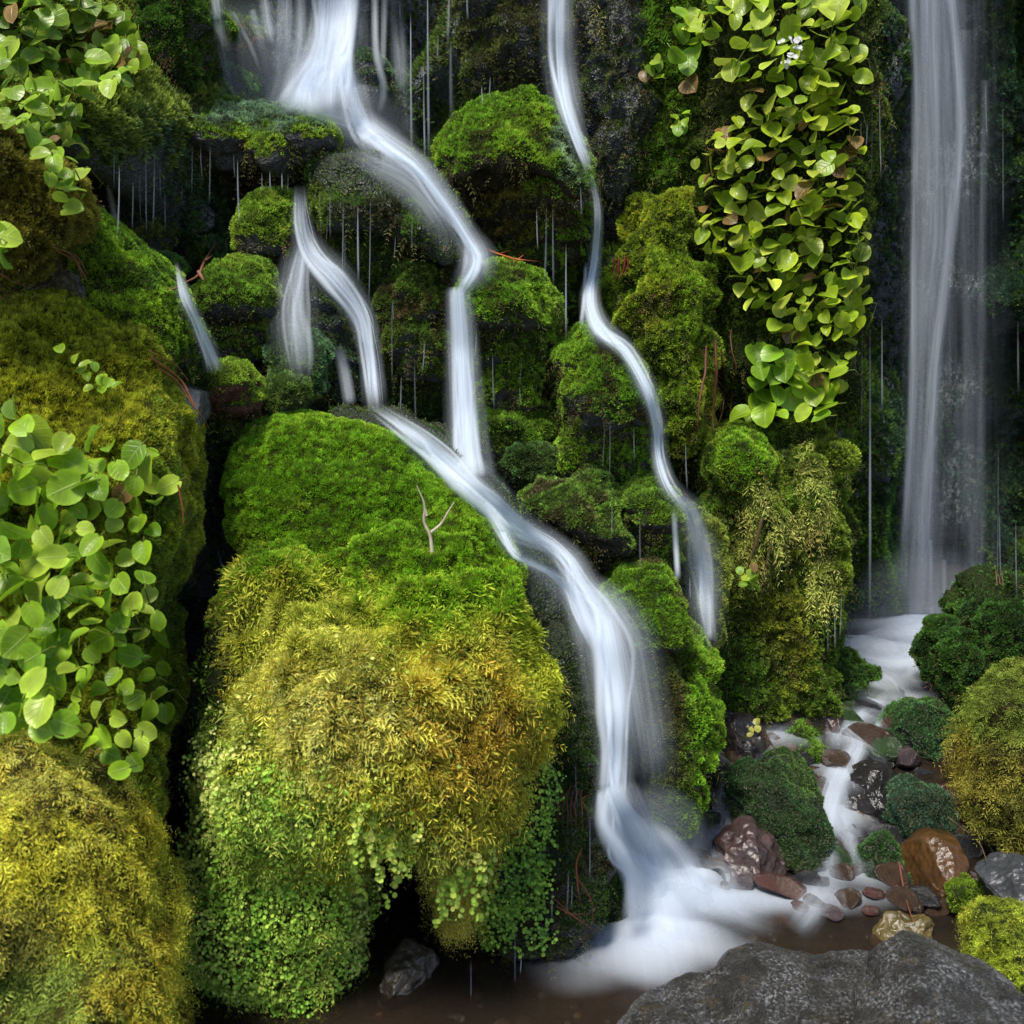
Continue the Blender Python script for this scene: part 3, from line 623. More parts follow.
boulder('mossy_boulder', 'rounded green headland under the elbow of the second cascade, dark drips beneath it',
 [dict(o=[(562,350),(585,328),(610,340),(635,370),(650,400),(648,425),(615,430),(585,425),(565,395)], Y=4.25, T=.18, Tb=.6, lean=.22, amp=.025, freq=5),
  dict(o=[(565,390),(600,410),(646,410),(648,450),(635,482),(600,485),(570,470),(560,430)], Y=4.35, T=.14, Tb=.5, amp=.05, freq=8)],
 [fine(((.07,.16,.010),(.11,.21,.012),(.05,.05,.015)), -.2)])
boulder('mossy_boulder', 'green hump with grey roots below, just above the diagonal cascade',
 [dict(o=[(515,490),(545,472),(585,473),(620,495),(634,525),(630,555),(600,545),(560,520),(520,515)], Y=4.15, T=.16, Tb=.6, lean=.25, amp=.03, freq=6),
  dict(o=[(520,505),(580,520),(630,545),(625,590),(600,600),(565,570),(530,540)], Y=4.22, T=.12, Tb=.5, amp=.05, freq=8)],
 [fine(((.07,.14,.02),(.09,.17,.02),(.06,.06,.02)), -.05)], rc=(.05,.045,.04))
boulder('mossy_rock', 'small capped rock tucked between the green hump and the second cascade',
 [dict(o=[(622,500),(632,482),(655,478),(674,495),(680,520),(665,530),(635,525)], Y=4.1, T=.14, Tb=.4, lean=.2, amp=.02),
  dict(o=[(628,515),(672,518),(676,560),(665,588),(640,580),(630,550)], Y=4.18, T=.10, Tb=.4, amp=.03, freq=9)], [fine(TOPG, .05, cover=.95)], rc=(.05,.045,.042))
boulder('mossy_boulder', 'tall green block right of the main cascade, two moss cushions stacked on it',
 [dict(o=[(606,600),(622,577),(655,572),(684,590),(690,620),(680,645),(640,650),(612,640)], Y=3.85, T=.16, Tb=.5, lean=.2, amp=.02),
  dict(o=[(618,660),(640,643),(680,645),(708,668),(718,710),(712,760),(700,800),(690,838),(670,832),(650,790),(632,740),(618,700)], Y=3.8, T=.18, Tb=.5, lean=.1, amp=.05, freq=6),
  dict(o=[(620,620),(690,620),(710,660),(700,720),(640,720)], Y=3.9, T=.12, Tb=.5, amp=.05)],
 [fine(((.08,.17,.010),(.11,.21,.012),(.07,.07,.02)), -.5, regs=[(665,730,25,80,(.10,.09,.03),.7),(703,730,16,70,(.11,.25,.01),.8)])])
boulder('mossy_rock', 'olive mossy shoulder veiled by the lower end of the second cascade', [dict(o=[(676,520),(695,505),(715,520),(726,555),(722,600),(712,650),(690,640),(680,590)], Y=4.35, T=.14, Tb=.5, lean=.15, amp=.03, freq=6)],
 [fine(((.08,.12,.02),(.12,.16,.02),(.05,.08,.02)), -.7)])
boulder('mossy_slab', 'tall rounded wall of yellow-green moss to the right of the second cascade',
 [dict(o=[(608,310),(616,270),(632,225),(655,190),(690,200),(706,290),(712,370),(702,430),(685,470),(670,430),(650,380),(625,350)], Y=4.85, T=.26, Tb=.5, lean=.10, amp=.09, freq=4, e=.55)],
 [fine(((.10,.18,.010),(.15,.21,.012),(.07,.12,.01)), -1.2)])
boulder('rock_pillar', 'tall dark grey pebbly pillar right of the top of the second cascade',
 [dict(o=[(585,-60),(625,-60),(642,20),(640,120),(636,200),(622,250),(600,260),(588,200),(592,150),(580,90)], Y=5.15, T=.26, Tb=.5, lean=.03, amp=.06, freq=7, oct=6)],
 [fine(((.03,.05,.012),(.04,.07,.012),(.04,.035,.012)), -.1, cover=.35)], rc=(.05,.052,.055), mat=M_ROCK, cat='rock pillar')
boulder('rock_pillar', 'tall pillar cloaked in dark green moss beside the pebbly grey pillar',
 [dict(o=[(636,-60),(690,-60),(712,40),(714,150),(708,240),(680,290),(650,280),(634,200),(640,100)], Y=5.2, T=.24, Tb=.5, lean=.03, amp=.05, freq=5)],
 [fine(((.05,.11,.008),(.08,.16,.010),(.03,.06,.008)), -1.4)], cat='rock pillar')
boulder('mossy_rock', 'brown-green mossy crag at the top edge between the thin drips and the second cascade',
 [dict(o=[(470,-40),(540,-40),(548,20),(550,80),(520,100),(480,95),(465,40)], Y=5.25, T=.14, Tb=.5, amp=.07, freq=6)], [fine(((.05,.07,.015),(.07,.09,.015),(.04,.04,.015)), -.3, cover=.75)], rc=(.05,.05,.05), mat=M_ROCK)

# right buttress
boulder('rock_buttress', 'tall mossy buttress right of centre, leaf curtain above and straw-coloured moss tufts below',
 [dict(o=[(712,-80),(862,-80),(868,100),(862,250),(850,380),(838,430),(780,450),(725,430),(708,300),(704,120)], Y=5.0, T=.26, Tb=.6, amp=.08, freq=4, nt=260, nr=110),
  dict(o=[(702,455),(725,432),(760,425),(800,428),(828,440),(832,500),(830,560),(818,640),(800,690),(765,718),(728,705),(712,640),(705,560)], Y=4.75, T=.24, Tb=.6, amp=.08, freq=5, nt=260, nr=110),
  dict(o=ell(740,465,36,34), Y=4.55, T=.14, Tb=.4, amp=.03), dict(o=ell(812,688,24,26), Y=4.6, T=.10, Tb=.4, amp=.06, freq=7),dict(o=ell(750,655,38,66), Y=4.6, T=.12, Tb=.4, amp=.06,freq=6), dict(o=ell(728,590,15,100), Y=4.65, T=.12, Tb=.4, amp=.06, freq=7), dict(o=ell(790,610,20,95), Y=4.6, T=.10, Tb=.4, amp=.06, freq=7), dict(o=ell(824,580,11,95), Y=4.65, T=.10, Tb=.4, amp=.05, freq=7),
  dict(o=ell(765,525,16,45), Y=4.5, T=.10, Tb=.4, amp=.03), dict(o=ell(812,500,13,50), Y=4.55, T=.10, Tb=.4, amp=.03)],
 [fine(((.06,.12,.010),(.10,.15,.012),(.04,.06,.012)), -.8, region=lambda a,b: .35+.65*sm(400,440,b), regs=[(740,460,34,32,(.10,.22,.01),.9),(750,530,40,26,(.20,.20,.03),.0),(785,620,34,60,(.16,.19,.015),.8),(780,70,90,180,(.03,.03,.012),.7),(730,680,40,50,(.05,.13,.012),.8)]),
  dict(style='feather', cols=((.15,.19,.03),(.12,.16,.025),(.20,.18,.04)), thr=-1.6, region=regmask([(758,530,18,50,1),(812,490,13,50,.9),(820,585,12,30,1),(777,520,12,30,.7)]), dens=9000, L=.045, droop=1.2)], rc=(.03,.024,.018))
boulder('mossy_rock', 'low green mossy tongue at the foot of the buttress, beside the upper pool', [dict(o=[(800,690),(815,660),(840,655),(862,662),(880,678),(870,688),(835,692)], Y=4.85, T=.12, Tb=.3, amp=.05, freq=7, lean=.3)], [fine(((.05,.12,.02),(.06,.13,.02),(.04,.08,.02)), -.6)])
boulder('mossy_rock', 'dark green flat-topped rock with a reddish crown at the right edge',
 [dict(o=[(960,655),(975,610),(992,585),(1025,582),(1060,590),(1070,650),(1050,700),(1000,715),(965,700)], Y=4.6, T=.2, Tb=.5, amp=.07, freq=6, e=.6), dict(o=ell(968,672,18,38), Y=4.5, T=.12, Tb=.3, amp=.07, freq=7)],
 [fine(((.025,.07,.012),(.035,.09,.012),(.02,.05,.012)), -1.3, region=lambda a,b: sm(595,612,b)+.1)], rc=(.11,.05,.04))
boulder('mossy_boulder', 'golden-brown feathery moss boulder at the right edge above the stream',
 [dict(o=[(980,785),(986,752),(998,715),(1028,685),(1070,665),(1125,690),(1140,800),(1095,870),(1040,850),(1004,832),(984,812)], Y=3.8, T=.15, Tb=.5, lean=.1, amp=.04, freq=5)],
 [dict(style='feather', cols=((.08,.095,.012),(.11,.10,.012),(.055,.08,.012)), thr=-1.5, dens=11000, L=.040, regs=[(1010,700,60,45,(.07,.11,.012),.9),(990,775,50,30,(.14,.13,.015),.6)])], mc=(.03,.025,.006))
boulder('mossy_rock', 'yellow-green moss tuft peeking in at the right edge near the bottom', [dict(o=ell(1030,975,34,34), Y=2.75, T=.12, Tb=.3, amp=.03)], [dict(style='feather', cols=((.17,.24,.015),(.24,.27,.02),(.12,.16,.015)), thr=-1.5, dens=16000, L=.03)])

# ------------------------------------------------------------------ stones in the stream
def stone(label, o, T, mosses=(), rc=(.06, .045, .04), name='stream_stone', up=0, facet=9, amp=.02, Y=None, lean=.12, mat=None):
    oy = max(q[1] for q in o); ox = sum(q[0] for q in o)/len(o)
    Y = Y or YG(ox, oy-8)+T*.55
    return boulder(name, label, [dict(o=o, Y=Y, T=T, Tb=T, lean=lean, amp=amp, freq=8, facet=facet, e=.7, nt=160, nr=80, lump=.0 if not mosses else .5, shrink=1.04)], list(mosses), rc=rc, mat=mat or (M_STONE if not mosses else M_ROCK), cat='stone')
BG = ((.03,.085,.025),(.045,.11,.025),(.03,.07,.03))
stone('big dome-shaped green mossy stone in the middle of the stream', [(735,790),(745,768),(775,763),(805,768),(822,795),(824,835),(815,868),(795,878),(765,855),(740,825)], .2, [fine(((.03,.075,.022),(.05,.10,.022),(.035,.06,.03)), -.35, L=.008, cover=.95)], facet=5, amp=.03, lean=.2)
stone('smooth purplish wet stone with white glints below the dome-shaped mossy one', [(712,880),(722,845),(745,828),(775,840),(797,862),(796,895),(770,908),(730,905)], .16, rc=(.065,.042,.04))
stone('black glistening wet stone left of the blue-green cushion', [(838,800),(850,775),(870,765),(895,768),(902,790),(895,820),(872,833),(848,825)], .14, rc=(.02,.018,.018), facet=9)
stone('blue-green mossy cushion stone above the brown pointed rock', [(878,815),(890,792),(915,785),(940,795),(950,820),(945,848),(915,862),(885,850)], .15, [fine(((.03,.075,.04),(.045,.10,.04),(.025,.06,.03)), -1.0, L=.008, cover=.92)], facet=2)
stone('brown angular pointed rock with orange wet faces, tallest of the stream stones', [(900,900),(912,865),(935,836),(955,838),(985,870),(998,905),(985,938),(945,940),(915,930)], .2, rc=(.075,.036,.012), facet=14, amp=.008)
stone('round tuft of green moss sitting on the right flank of the brown pointed rock', ell(963,892,15,13), .05, [fine(((.10,.18,.012),(.13,.21,.014),(.07,.12,.012)), -1.4)], facet=0, name='moss_tuft', Y=YG(945,930)-.02)
stone('silvery wet rippled rock cut by the right edge', [(985,895),(1000,868),(1040,865),(1070,900),(1050,950),(1010,945),(990,925)], .16, rc=(.045,.048,.052), Y=3.25, facet=12)
stone('dark flat stone with green moss on the left, below the upper pool', [(872,735),(885,712),(910,704),(945,710),(962,735),(955,765),(915,770),(885,758)], .16, [fine(BG, .1, cover=.95, L=.009)], rc=(.03,.03,.035))
stone('slim wet shiny stone lying behind the dark flat mossy one', ell(935,713,16,6), .08, rc=(.08,.09,.10), facet=4)
stone('purplish round wet stone in the rapids near the buttress foot', [(806,722),(815,703),(832,700),(848,715),(850,735),(830,742),(812,738)], .12, rc=(.10,.07,.075))
stone('dark stone with a small green moss patch, left of the rapids', ell(808,742,22,17), .10, [fine(((.06,.13,.015),(.08,.16,.015),(.04,.09,.015)), .3, cover=.9)], rc=(.04,.03,.03))
stone('small green moss stone just above the dome-shaped one', ell(815,757,13,13), .06, [fine(((.06,.13,.015),(.08,.15,.015),(.04,.09,.015)), -1)], facet=0)
stone('dark wet wedge of rock between the stacked cushions and the rapids', [(712,745),(725,715),(745,712),(768,730),(770,765),(745,785),(722,778)], .14, rc=(.035,.03,.03))
stone('flat brick-red stone at the outlet of the upper pool', ell(845,683,30,8), .08, rc=(.28,.075,.04), facet=3)
stone('dark green low stone at the left side of the upper pool', ell(832,661,22,12), .10, [fine(BG, -.1, L=.008)], facet=0)
stone('dark reddish round stone at the right side of the upper pool', ell(943,681,15,17), .10, rc=(.08,.03,.022))
stone('greenish wet stone on the right of the outlet', ell(925,690,14,12), .08, rc=(.05,.055,.045))
stone('submerged flat ochre stone in front of the brown pointed rock', [(865,940),(890,918),(930,918),(945,945),(920,965),(880,958)], .08, rc=(.12,.09,.03), Y=3.25)
stone('white-capped mossy stone in the lower rapids', [(858,880),(870,850),(890,842),(905,862),(906,892),(885,902)], .12, [fine(BG, -.3, cover=.9)], rc=(.25,.24,.24))
stone('small dark stone behind the silvery rock', ell(992,868,22,16), .10, rc=(.02,.02,.02))
stone('dark rounded stone under the foam at the back of the upper pool', ell(905,632,18,11), .08, rc=(.05,.055,.06), facet=0)
stone('grey rounded stone under the foam by the right rock', ell(940,655,16,14), .08, rc=(.05,.055,.06), facet=0)
stone('pale stone under the foam in the middle of the upper pool', ell(868,655,14,9), .08, rc=(.06,.065,.07), facet=0)
stone('tiny orange-red pebble left above the dome-shaped stone', ell(790,752,12,5), .04, rc=(.35,.06,.02), facet=3)
stone('orange pebble in the middle of the rapids', ell(842,853,11,11), .04, rc=(.45,.12,.03), facet=3)
stone('cream pebble in the rapids above the orange one', ell(840,833,6,6), .03, rc=(.5,.35,.15), facet=3)
stone('dark stone lying in the cave under the central boulder', [(365,990),(375,958),(405,948),(435,958),(440,985),(410,1000),(380,1005)], .10, rc=(.05,.04,.03), Y=3.05)
stone('small reddish wet stone at the foot of the rock rib', ell(590,970,20,10), .06, rc=(.10,.06,.05), facet=3)

# foreground rock
boulder('foreground_rock', 'big dark grey speckled rock filling the bottom right foreground',
 [dict(o=[(560,1090),(620,1038),(660,1004),(700,974),(738,948),(775,940),(830,944),(880,943),(915,949),(960,972),(1010,1010),(1080,1080),(1150,1300),(900,1500),(560,1500),(480,1250)], Y=2.0, T=.35, Tb=.35, lean=.2, amp=.02, freq=5, e=.55, nt=420, nr=200, oct=7, lump=.35),
  dict(o=[(850,1040),(900,975),(925,948),(945,950),(985,975),(1030,1005),(1100,1060),(1100,1200),(900,1200)], Y=2.1, T=.2, Tb=.3, lean=.2, amp=.02, nt=240, nr=100, oct=7, lump=.35)], [], rc=(.034,.031,.026), mat=M_FORE)

# pebbles on the bed
r = rng(77); V = []; F = []; CC = []; k = 0
th = np.linspace(0, 2*np.pi, 8, endpoint=False)
for q in range(1800):
    x = r.uniform(-1.6, 2.8); y = r.uniform(2.3, 6.2); s = r.uniform(.008, .035); z = float(bedz(x, y))
    ax = r.uniform(.7, 1.4); rot = r.uniform(0, 6.28)
    ring = [np.stack([np.cos(th)*s*ax*m, np.sin(th)*s*m, np.full(8, h*s)], -1) for m, h in ((1, -.3), (.95, .25), (.5, .55))]
    w = np.concatenate(ring+[np.array([[0, 0, .6*s]])]); w = w*(1+.12*r.normal(size=w.shape))
    R = np.array([[math.cos(rot), -math.sin(rot), 0], [math.sin(rot), math.cos(rot), 0], [0, 0, 1]]); w = w@R.T+[x, y, z]
    V.append(w)
    for a in range(2):
        for b in range(8): F.append((k+a*8+b, k+a*8+(b+1) % 8, k+a*8+8+(b+1) % 8, k+a*8+8+b))
    for b in range(8): F.append((k+16+b, k+16+(b+1) % 8, k+24, k+24))
    CC.append(np.tile(np.array([(.07,.05,.04),(.05,.05,.05),(.14,.06,.04),(.12,.10,.07)][r.integers(4)])*r.uniform(.6, 1.4), (25, 1))); k += 25
F = np.array(F); tri = F[F[:, 2] == F[:, 3]][:, :3]; qd = F[F[:, 2] != F[:, 3]]
tag(mk('pebbles', np.concatenate(V), [qd, tri], M_STONE, col=np.concatenate(CC)), 'loose brown and grey pebbles on the stream bed', 'pebbles', kind='stuff')

# cobbles: six shapes, copied
def cobble_mesh(nm, seed, rc):
    nu, nv = 36, 22; a = np.linspace(0, 2*np.pi, nu, endpoint=False); q = np.linspace(-np.pi/2, np.pi/2, nv)
    v = np.stack([np.cos(q)[:, None]*np.cos(a), np.cos(q)[:, None]*np.sin(a), np.sin(q)[:, None]*np.ones(nu)*.75], -1).reshape(-1, 3)
    r = rng(seed); v = v*(1+.28*fbm(v*1.3+seed, seed, 3))[:, None]
    for k in range(7):
        w_ = r.normal(size=3); w_ /= np.linalg.norm(w_); D = v@w_; v = v-np.maximum(D-D.max()*r.uniform(.6, .85), 0)[:, None]*w_*.95
    v = v*(1+.03*fbm(v*6, seed, 3))[:, None]
    i = np.arange(nv-1)[:, None]*nu; j = np.arange(nu)[None]; f = np.stack([i+j, i+(j+1) % nu, i+nu+(j+1) % nu, i+nu+j], -1).reshape(-1, 4)
    c = np.array(rc)*(.6+.8*(fbm(v*3, seed+2, 3)*.5+.5))[:, None]
    return mk(nm, v, f, M_STONE, col=c)
CK = [('black wet cobble among the stream rapids', (.02,.02,.022)), ('dark brown wet cobble among the stream rapids', (.05,.03,.018)), ('reddish wet cobble among the stream rapids', (.075,.032,.024)),
      ('purplish grey wet cobble among the stream rapids', (.07,.05,.055)), ('mossy green wet cobble among the stream rapids', (.03,.06,.02)), ('ochre wet cobble among the stream rapids', (.075,.055,.028))]
CP = [cobble_mesh('cobble', 60+i, c) for i, (l, c) in enumerate(CK)]
cr_ = rng(515); used = [0]*6; creg = [(700,705),(780,700),(850,690),(965,700),(965,780),(1010,870),(1030,930),(880,935),(800,925),(690,905),(690,800)]
def inpoly0(x, y, poly):
    c = False
    for i in range(len(poly)):
        (x1, y1), (x2, y2) = poly[i], poly[(i+1) % len(poly)]
        if (y1 > y) != (y2 > y) and x < (x2-x1)*(y-y1)/(y2-y1)+x1: c = not c
    return c
pl_ = []
while len(pl_) < 170:
    x, y = cr_.uniform(690, 1030), cr_.uniform(690, 940)
    if inpoly0(x, y, creg) and all(np.hypot(x-a, y-b) > 10 for a, b in pl_): pl_.append((x, y))
for x, y in pl_:
    i = int(cr_.choice(6, p=[.27, .25, .1, .18, .12, .08])); Yk = YG(x, y); wpt = P(x, y, Yk)
    o = CP[i] if not used[i] else CP[i].copy()
    if used[i]: C.objects.link(o)
    used[i] = 1; sz_ = cr_.uniform(.03, .082)*(Yk/3.8)
    o.location = (wpt[0], wpt[1], max(float(bedz(wpt[0], wpt[1])), -.012 if Yk < 3.95 else 0)+sz_*.42); o.rotation_euler = (cr_.uniform(-.3, .3), cr_.uniform(-.3, .3), cr_.uniform(0, 6.28)); o.scale = (sz_*cr_.uniform(.9, 1.5), sz_, sz_*cr_.uniform(.6, 1))
    tag(o, CK[i][0], 'stone', CK[i][0].replace('cobble', 'cobbles'))

# ------------------------------------------------------------------ water
def spline(pts, step=7):
    p = np.array(pts, float); k = len(p); out = []
    pp = np.vstack([2*p[0]-p[1], p, 2*p[-1]-p[-2]])
    for i in range(k-1):
        a, b, c, d = pp[i:i+4]; n = max(2, int(np.hypot(*(c-b)[:2])/step)); t = np.linspace(0, 1, n, endpoint=False)[:, None]
        out.append(.5*((2*b)+(-a+c)*t+(2*a-5*b+4*c-d)*t*t+(-a+3*b-3*c+d)*t**3))
    out.append(p[-1:]); return np.concatenate(out)
def gsm(a, s):
    n = int(3*s)+1; k = np.exp(-.5*(np.arange(-n, n+1)/s)**2); k /= k.sum()
    return np.convolve(np.pad(a, n, mode='edge'), k, mode='valid')
def ribbon(path, alpha=1., dense=.3, Y=None, off=.03, nu=13, bulge=.3, f0=.18, f1=.16, smo=3, wk=1.0, mode='hug', seed=0):
    s = spline(path); px, py, w = s[:, 0], s[:, 1], np.maximum(s[:, 2]*wk, .8)
    n = len(s)
    if Y is not None: Yc = np.interp(np.linspace(0, 1, n), np.linspace(0, 1, len(Y)), Y) if isinstance(Y, (list, tuple)) else np.full(n, float(Y))
    else:
        Yc = np.minimum(zget(px, py, 2), 7.2)
        if mode == 'fall': Yc = np.minimum.accumulate(np.minimum(Yc, Yc[:3].min()))
        Yc = np.minimum(Yc, gsm(Yc, smo)); Yc = gsm(Yc, smo*.6)-off
    tx, ty = np.gradient(px), np.gradient(py); l = np.hypot(tx, ty); nx, ny = -ty/l, tx/l
    u = np.linspace(-1, 1, nu); r = rng(int(px[0]*7+py[0]))
    X = px[:, None]+nx[:, None]*u*w[:, None]/2; Yp = py[:, None]+ny[:, None]*u*w[:, None]/2
    mpx = Yc*HALF/512*1.05
    D = Yc[:, None]-bulge*(1-u**2)*(w*mpx)[:, None]*.5
    if mode == 'bed': D = YGV(X, Yp, off+bulge*.05*(1-u**2))
    v = P(X, Yp, D).reshape(-1, 3)
    seg = np.concatenate([[0], np.cumsum(np.hypot(np.diff(px), np.diff(py))*mpx[1:])])
    uv = np.stack(np.broadcast_arrays(u*(w*mpx)[:, None]/2+r.random()*20, seg[:, None]+r.random()*20), -1).reshape(-1, 2)
    tt = np.linspace(0, 1, n); a = alpha*sm(-1e-6, f0, tt+1e-6)*sm(-1e-6, f1, 1-tt)
    if f0 <= 0: a = alpha*sm(-1e-6, f1, 1-tt)
    col = np.stack(np.broadcast_arrays((u*.5+.5)[None], a[:, None], np.full((n, 1), dense)), -1).reshape(-1, 3)
    i = np.arange(n-1)[:, None]*nu; j = np.arange(nu-1)[None]
    f = np.stack([i+j, i+j+1, i+nu+j+1, i+nu+j], -1).reshape(-1, 4)
    return v, f, uv, col
def waterfall(name, label, ribs, cat='waterfall', group=None, kind=None):
    base = None; t = None; parts = []
    for nm, path, kw in ribs: parts.append((nm, ribbon(path, **kw)))
    allv = np.concatenate([q[1][0] for q in parts]); b = allv.mean(0).copy(); b[2] = allv[:, 2].min()
    if len(parts) == 1:
        nm, (v, f, uv, c) = parts[0]; o = mk(name, v, f, M_WATER, None, col=c, uv=uv); return tag(o, label, cat, group, kind)
    t = thing(name, label, cat, b, group)
    for nm, (v, f, uv, c) in parts: mk(nm, v, f, M_WATER, t, col=c, uv=uv)
    return t
def layered(nm, path, a=.9, d=.35, **k):
    path = [(q[0], q[1], q[2]*.84) for q in path]; off = k.pop('off', .03); out = [('water_veil', path, dict(alpha=a*.5, dense=.05, wk=1.7, off=off+.01, **k)), (nm, path, dict(alpha=a*.62, dense=d*.6, off=off, **k))]
    r = rng(int(path[0][0]*3+path[0][1]+900)); P_ = np.array(path, float)
    tx, ty = np.gradient(P_[:, 0]), np.gradient(P_[:, 1]); l = np.hypot(tx, ty)
    out.append(('water_core', [(q[0], q[1], q[2]*.55) for q in path], dict(alpha=a*.8, dense=.7, off=off+.02, **k)))
    for q in range(9):
        o = r.uniform(-.38, .38)+.08*r.normal(size=len(P_)); w = P_[:, 2]*r.uniform(.08, .36)
        pts = [tuple(z) for z in np.stack([P_[:, 0]-ty/l*o*P_[:, 2], P_[:, 1]+tx/l*o*P_[:, 2], w], 1)]
        out.append(('water_strand', pts, dict(alpha=a*r.uniform(.4, .95), dense=d*r.uniform(.6, 1.5), off=off+.006*(q+1), **k)))
    return out
# 1 top fall
tf = layered('water_sheet', [(335,-30,62),(332,30,66),(325,70,84),(322,118,104)], a=.8, f0=0, f1=.25) + layered('water_sheet', [(322,60,30),(306,85,44),(300,112,60)], a=.7, f1=.4) + layered('water_sheet', [(345,60,18),(352,95,26),(362,130,30),(372,150,26)], a=.7, f1=.3)
for (pth, a) in (([(345,-30,24),(335,40,22),(305,90,26),(275,112,24)], .75), ([(300,-30,14),(300,40,16),(298,85,20)], .35), ([(350,-30,26),(342,40,22),(348,100,26),(360,128,26)], .8), ([(375,-20,10),(376,50,10),(384,90,10),(378,120,8)], .5), ([(318,-30,12),(322,50,12),(310,100,16)], .6),
                 ([(252,10,9),(260,40,12),(268,80,10)], .28), ([(385,-20,10),(383,70,8)], .3)):
    tf.append(('water_strand', pth, dict(alpha=a, dense=.3, off=.05, f0=0, f1=.2)))
waterfall('waterfall', 'white fan-shaped fall at the top left of centre, spreading over a rounded ledge', tf)
# 2 middle cascade
mc_ = layered('water_sheet', [(335,108,10),(358,122,24),(385,145,34),(415,166,26),(442,200,26),(466,236,24),(478,262,34),(464,288,24),(458,300,22)], a=.85)
mc_ += [('water_veil', [(340,150,20),(375,165,36),(410,185,46),(440,225,40),(455,262,30)], dict(alpha=.35, dense=.0, off=.04, smo=4, f0=.3, f1=.4)), ('water_veil', [(345,158,20),(385,158,40),(428,182,40),(455,230,26)], dict(alpha=.22, dense=.0, off=.035, smo=3, f0=.3, f1=.3)), ('water_veil', [(275,98,16),(310,108,34),(350,120,44),(390,146,40),(420,180,30)], dict(alpha=.5, dense=.1, off=.05, smo=4, f0=.3, f1=.4))]
mc_ += layered('water_sheet', [(458,286,22),(461,330,27),(464,390,32),(467,440,36),(470,478,44)], a=.95, d=.5, f0=.05, f1=.06, Y=[4.28, 4.26, 4.12, 3.85])
waterfall('waterfall', 'cascade curling round the grey dome then dropping straight down as a narrow white column', mc_)
uv_ = []
for pth, a in (([(215,-20,16),(220,30,22),(228,70,22),(238,100,18)], .30), ([(262,-20,12),(268,30,16),(275,60,14)], .35), ([(285,-20,20),(284,40,22),(280,85,26)], .35), ([(395,-20,16),(398,40,22),(402,90,24),(408,140,22)], .25), ([(232,10,5),(250,45,6),(262,75,7)], .4)):
    uv_.append(('water_veil', pth, dict(alpha=a, dense=.0, off=.03, smo=2, f0=.1, f1=.4)))
waterfall('waterfall', 'thin bluish film of water trickling over dark rock left of the top fall', uv_)
waterfall('waterfall', 'left branch cascade spilling over a blue-grey rock in front of the dome', layered('water_sheet', [(300,185,14),(302,225,20),(312,255,30),(335,280,34),(360,315,26),(370,355,20),(376,412,22)], a=.8) +
   layered('water_sheet', [(304,240,20),(296,275,36),(292,310,44),(296,350,40),(300,385,30)], a=.28, f1=.45) + [('water_strand', [(338,345,14),(345,375,16),(350,405,16)], dict(alpha=.5, off=.04))])
# 3 diagonal cascade
dg = layered('water_sheet', [(366,403,14),(390,418,22),(420,440,28),(448,464,36),(470,484,44),(492,503,38),(522,528,30),(550,545,26),(570,562,28),(582,586,34),(599,612,52),(609,655,56),(616,712,46),(616,752,36),(613,800,34)], a=.95, d=.5, off=.05, smo=3, f1=.03)
dg += layered('water_sheet', [(486,505,22),(500,528,16),(516,555,14),(548,571,12),(566,586,18),(580,612,26),(594,650,30)], a=.7, off=.05)
dg += [('water_veil', [(590,590,60),(625,640,75),(642,720,70),(652,800,70)], dict(alpha=.40, dense=.0, off=.08, smo=5, f1=.3))]
dg += [('water_veil', [(500,520,60),(540,565,60),(590,620,60)], dict(alpha=.25, dense=.0, off=.04, smo=4, f1=.3))]
dg += layered('water_sheet', [(610,785,34),(622,815,62),(638,845,88),(652,880,100),(664,925,130)], a=.95, d=.6, f0=.05, f1=.3, off=.07, smo=5)
dg += [('water_strand', [(640,820,20),(668,840,26),(690,870,30),(700,910,30)], dict(alpha=.7, dense=.4, off=.1, smo=5)),
       ('water_strand', [(686,862,12),(694,880,20),(700,900,20),(704,915,20)], dict(alpha=.9, dense=.7, off=.12, smo=5))]
waterfall('waterfall', 'broad main cascade sweeping diagonally past the central boulder into the lower pool', dg)
# 4 second cascade
sc2 = layered('water_sheet', [(560,-30,32),(560,50,32),(566,100,28),(578,140,18),(590,172,16)], a=.7, f0=0)
sc2 += layered('water_sheet', [(590,170,12),(597,210,11),(595,260,13),(590,300,18),(600,330,24),(625,350,18),(645,385,20),(657,420,18),(659,455,16),(668,485,18),(688,510,26)], a=.9, d=.4, off=.05)
sc2 += [('water_strand', [(586,262,5),(584,300,6),(581,326,6)], dict(alpha=.7, off=.05))]
sc2 += layered('water_sheet', [(672,490,16),(690,515,30),(700,560,34),(706,610,30),(712,650,26)], a=.5, d=.2, off=.05, f1=.4)
sc2 += [('water_strand', [(674,510,8),(676,545,8),(678,580,8)], dict(alpha=.7, off=.05)), ('water_strand', [(708,590,8),(710,640,8)], dict(alpha=.5, off=.05))]
waterfall('waterfall', 'slender second cascade zigzagging down from the top centre past green headlands', sc2)
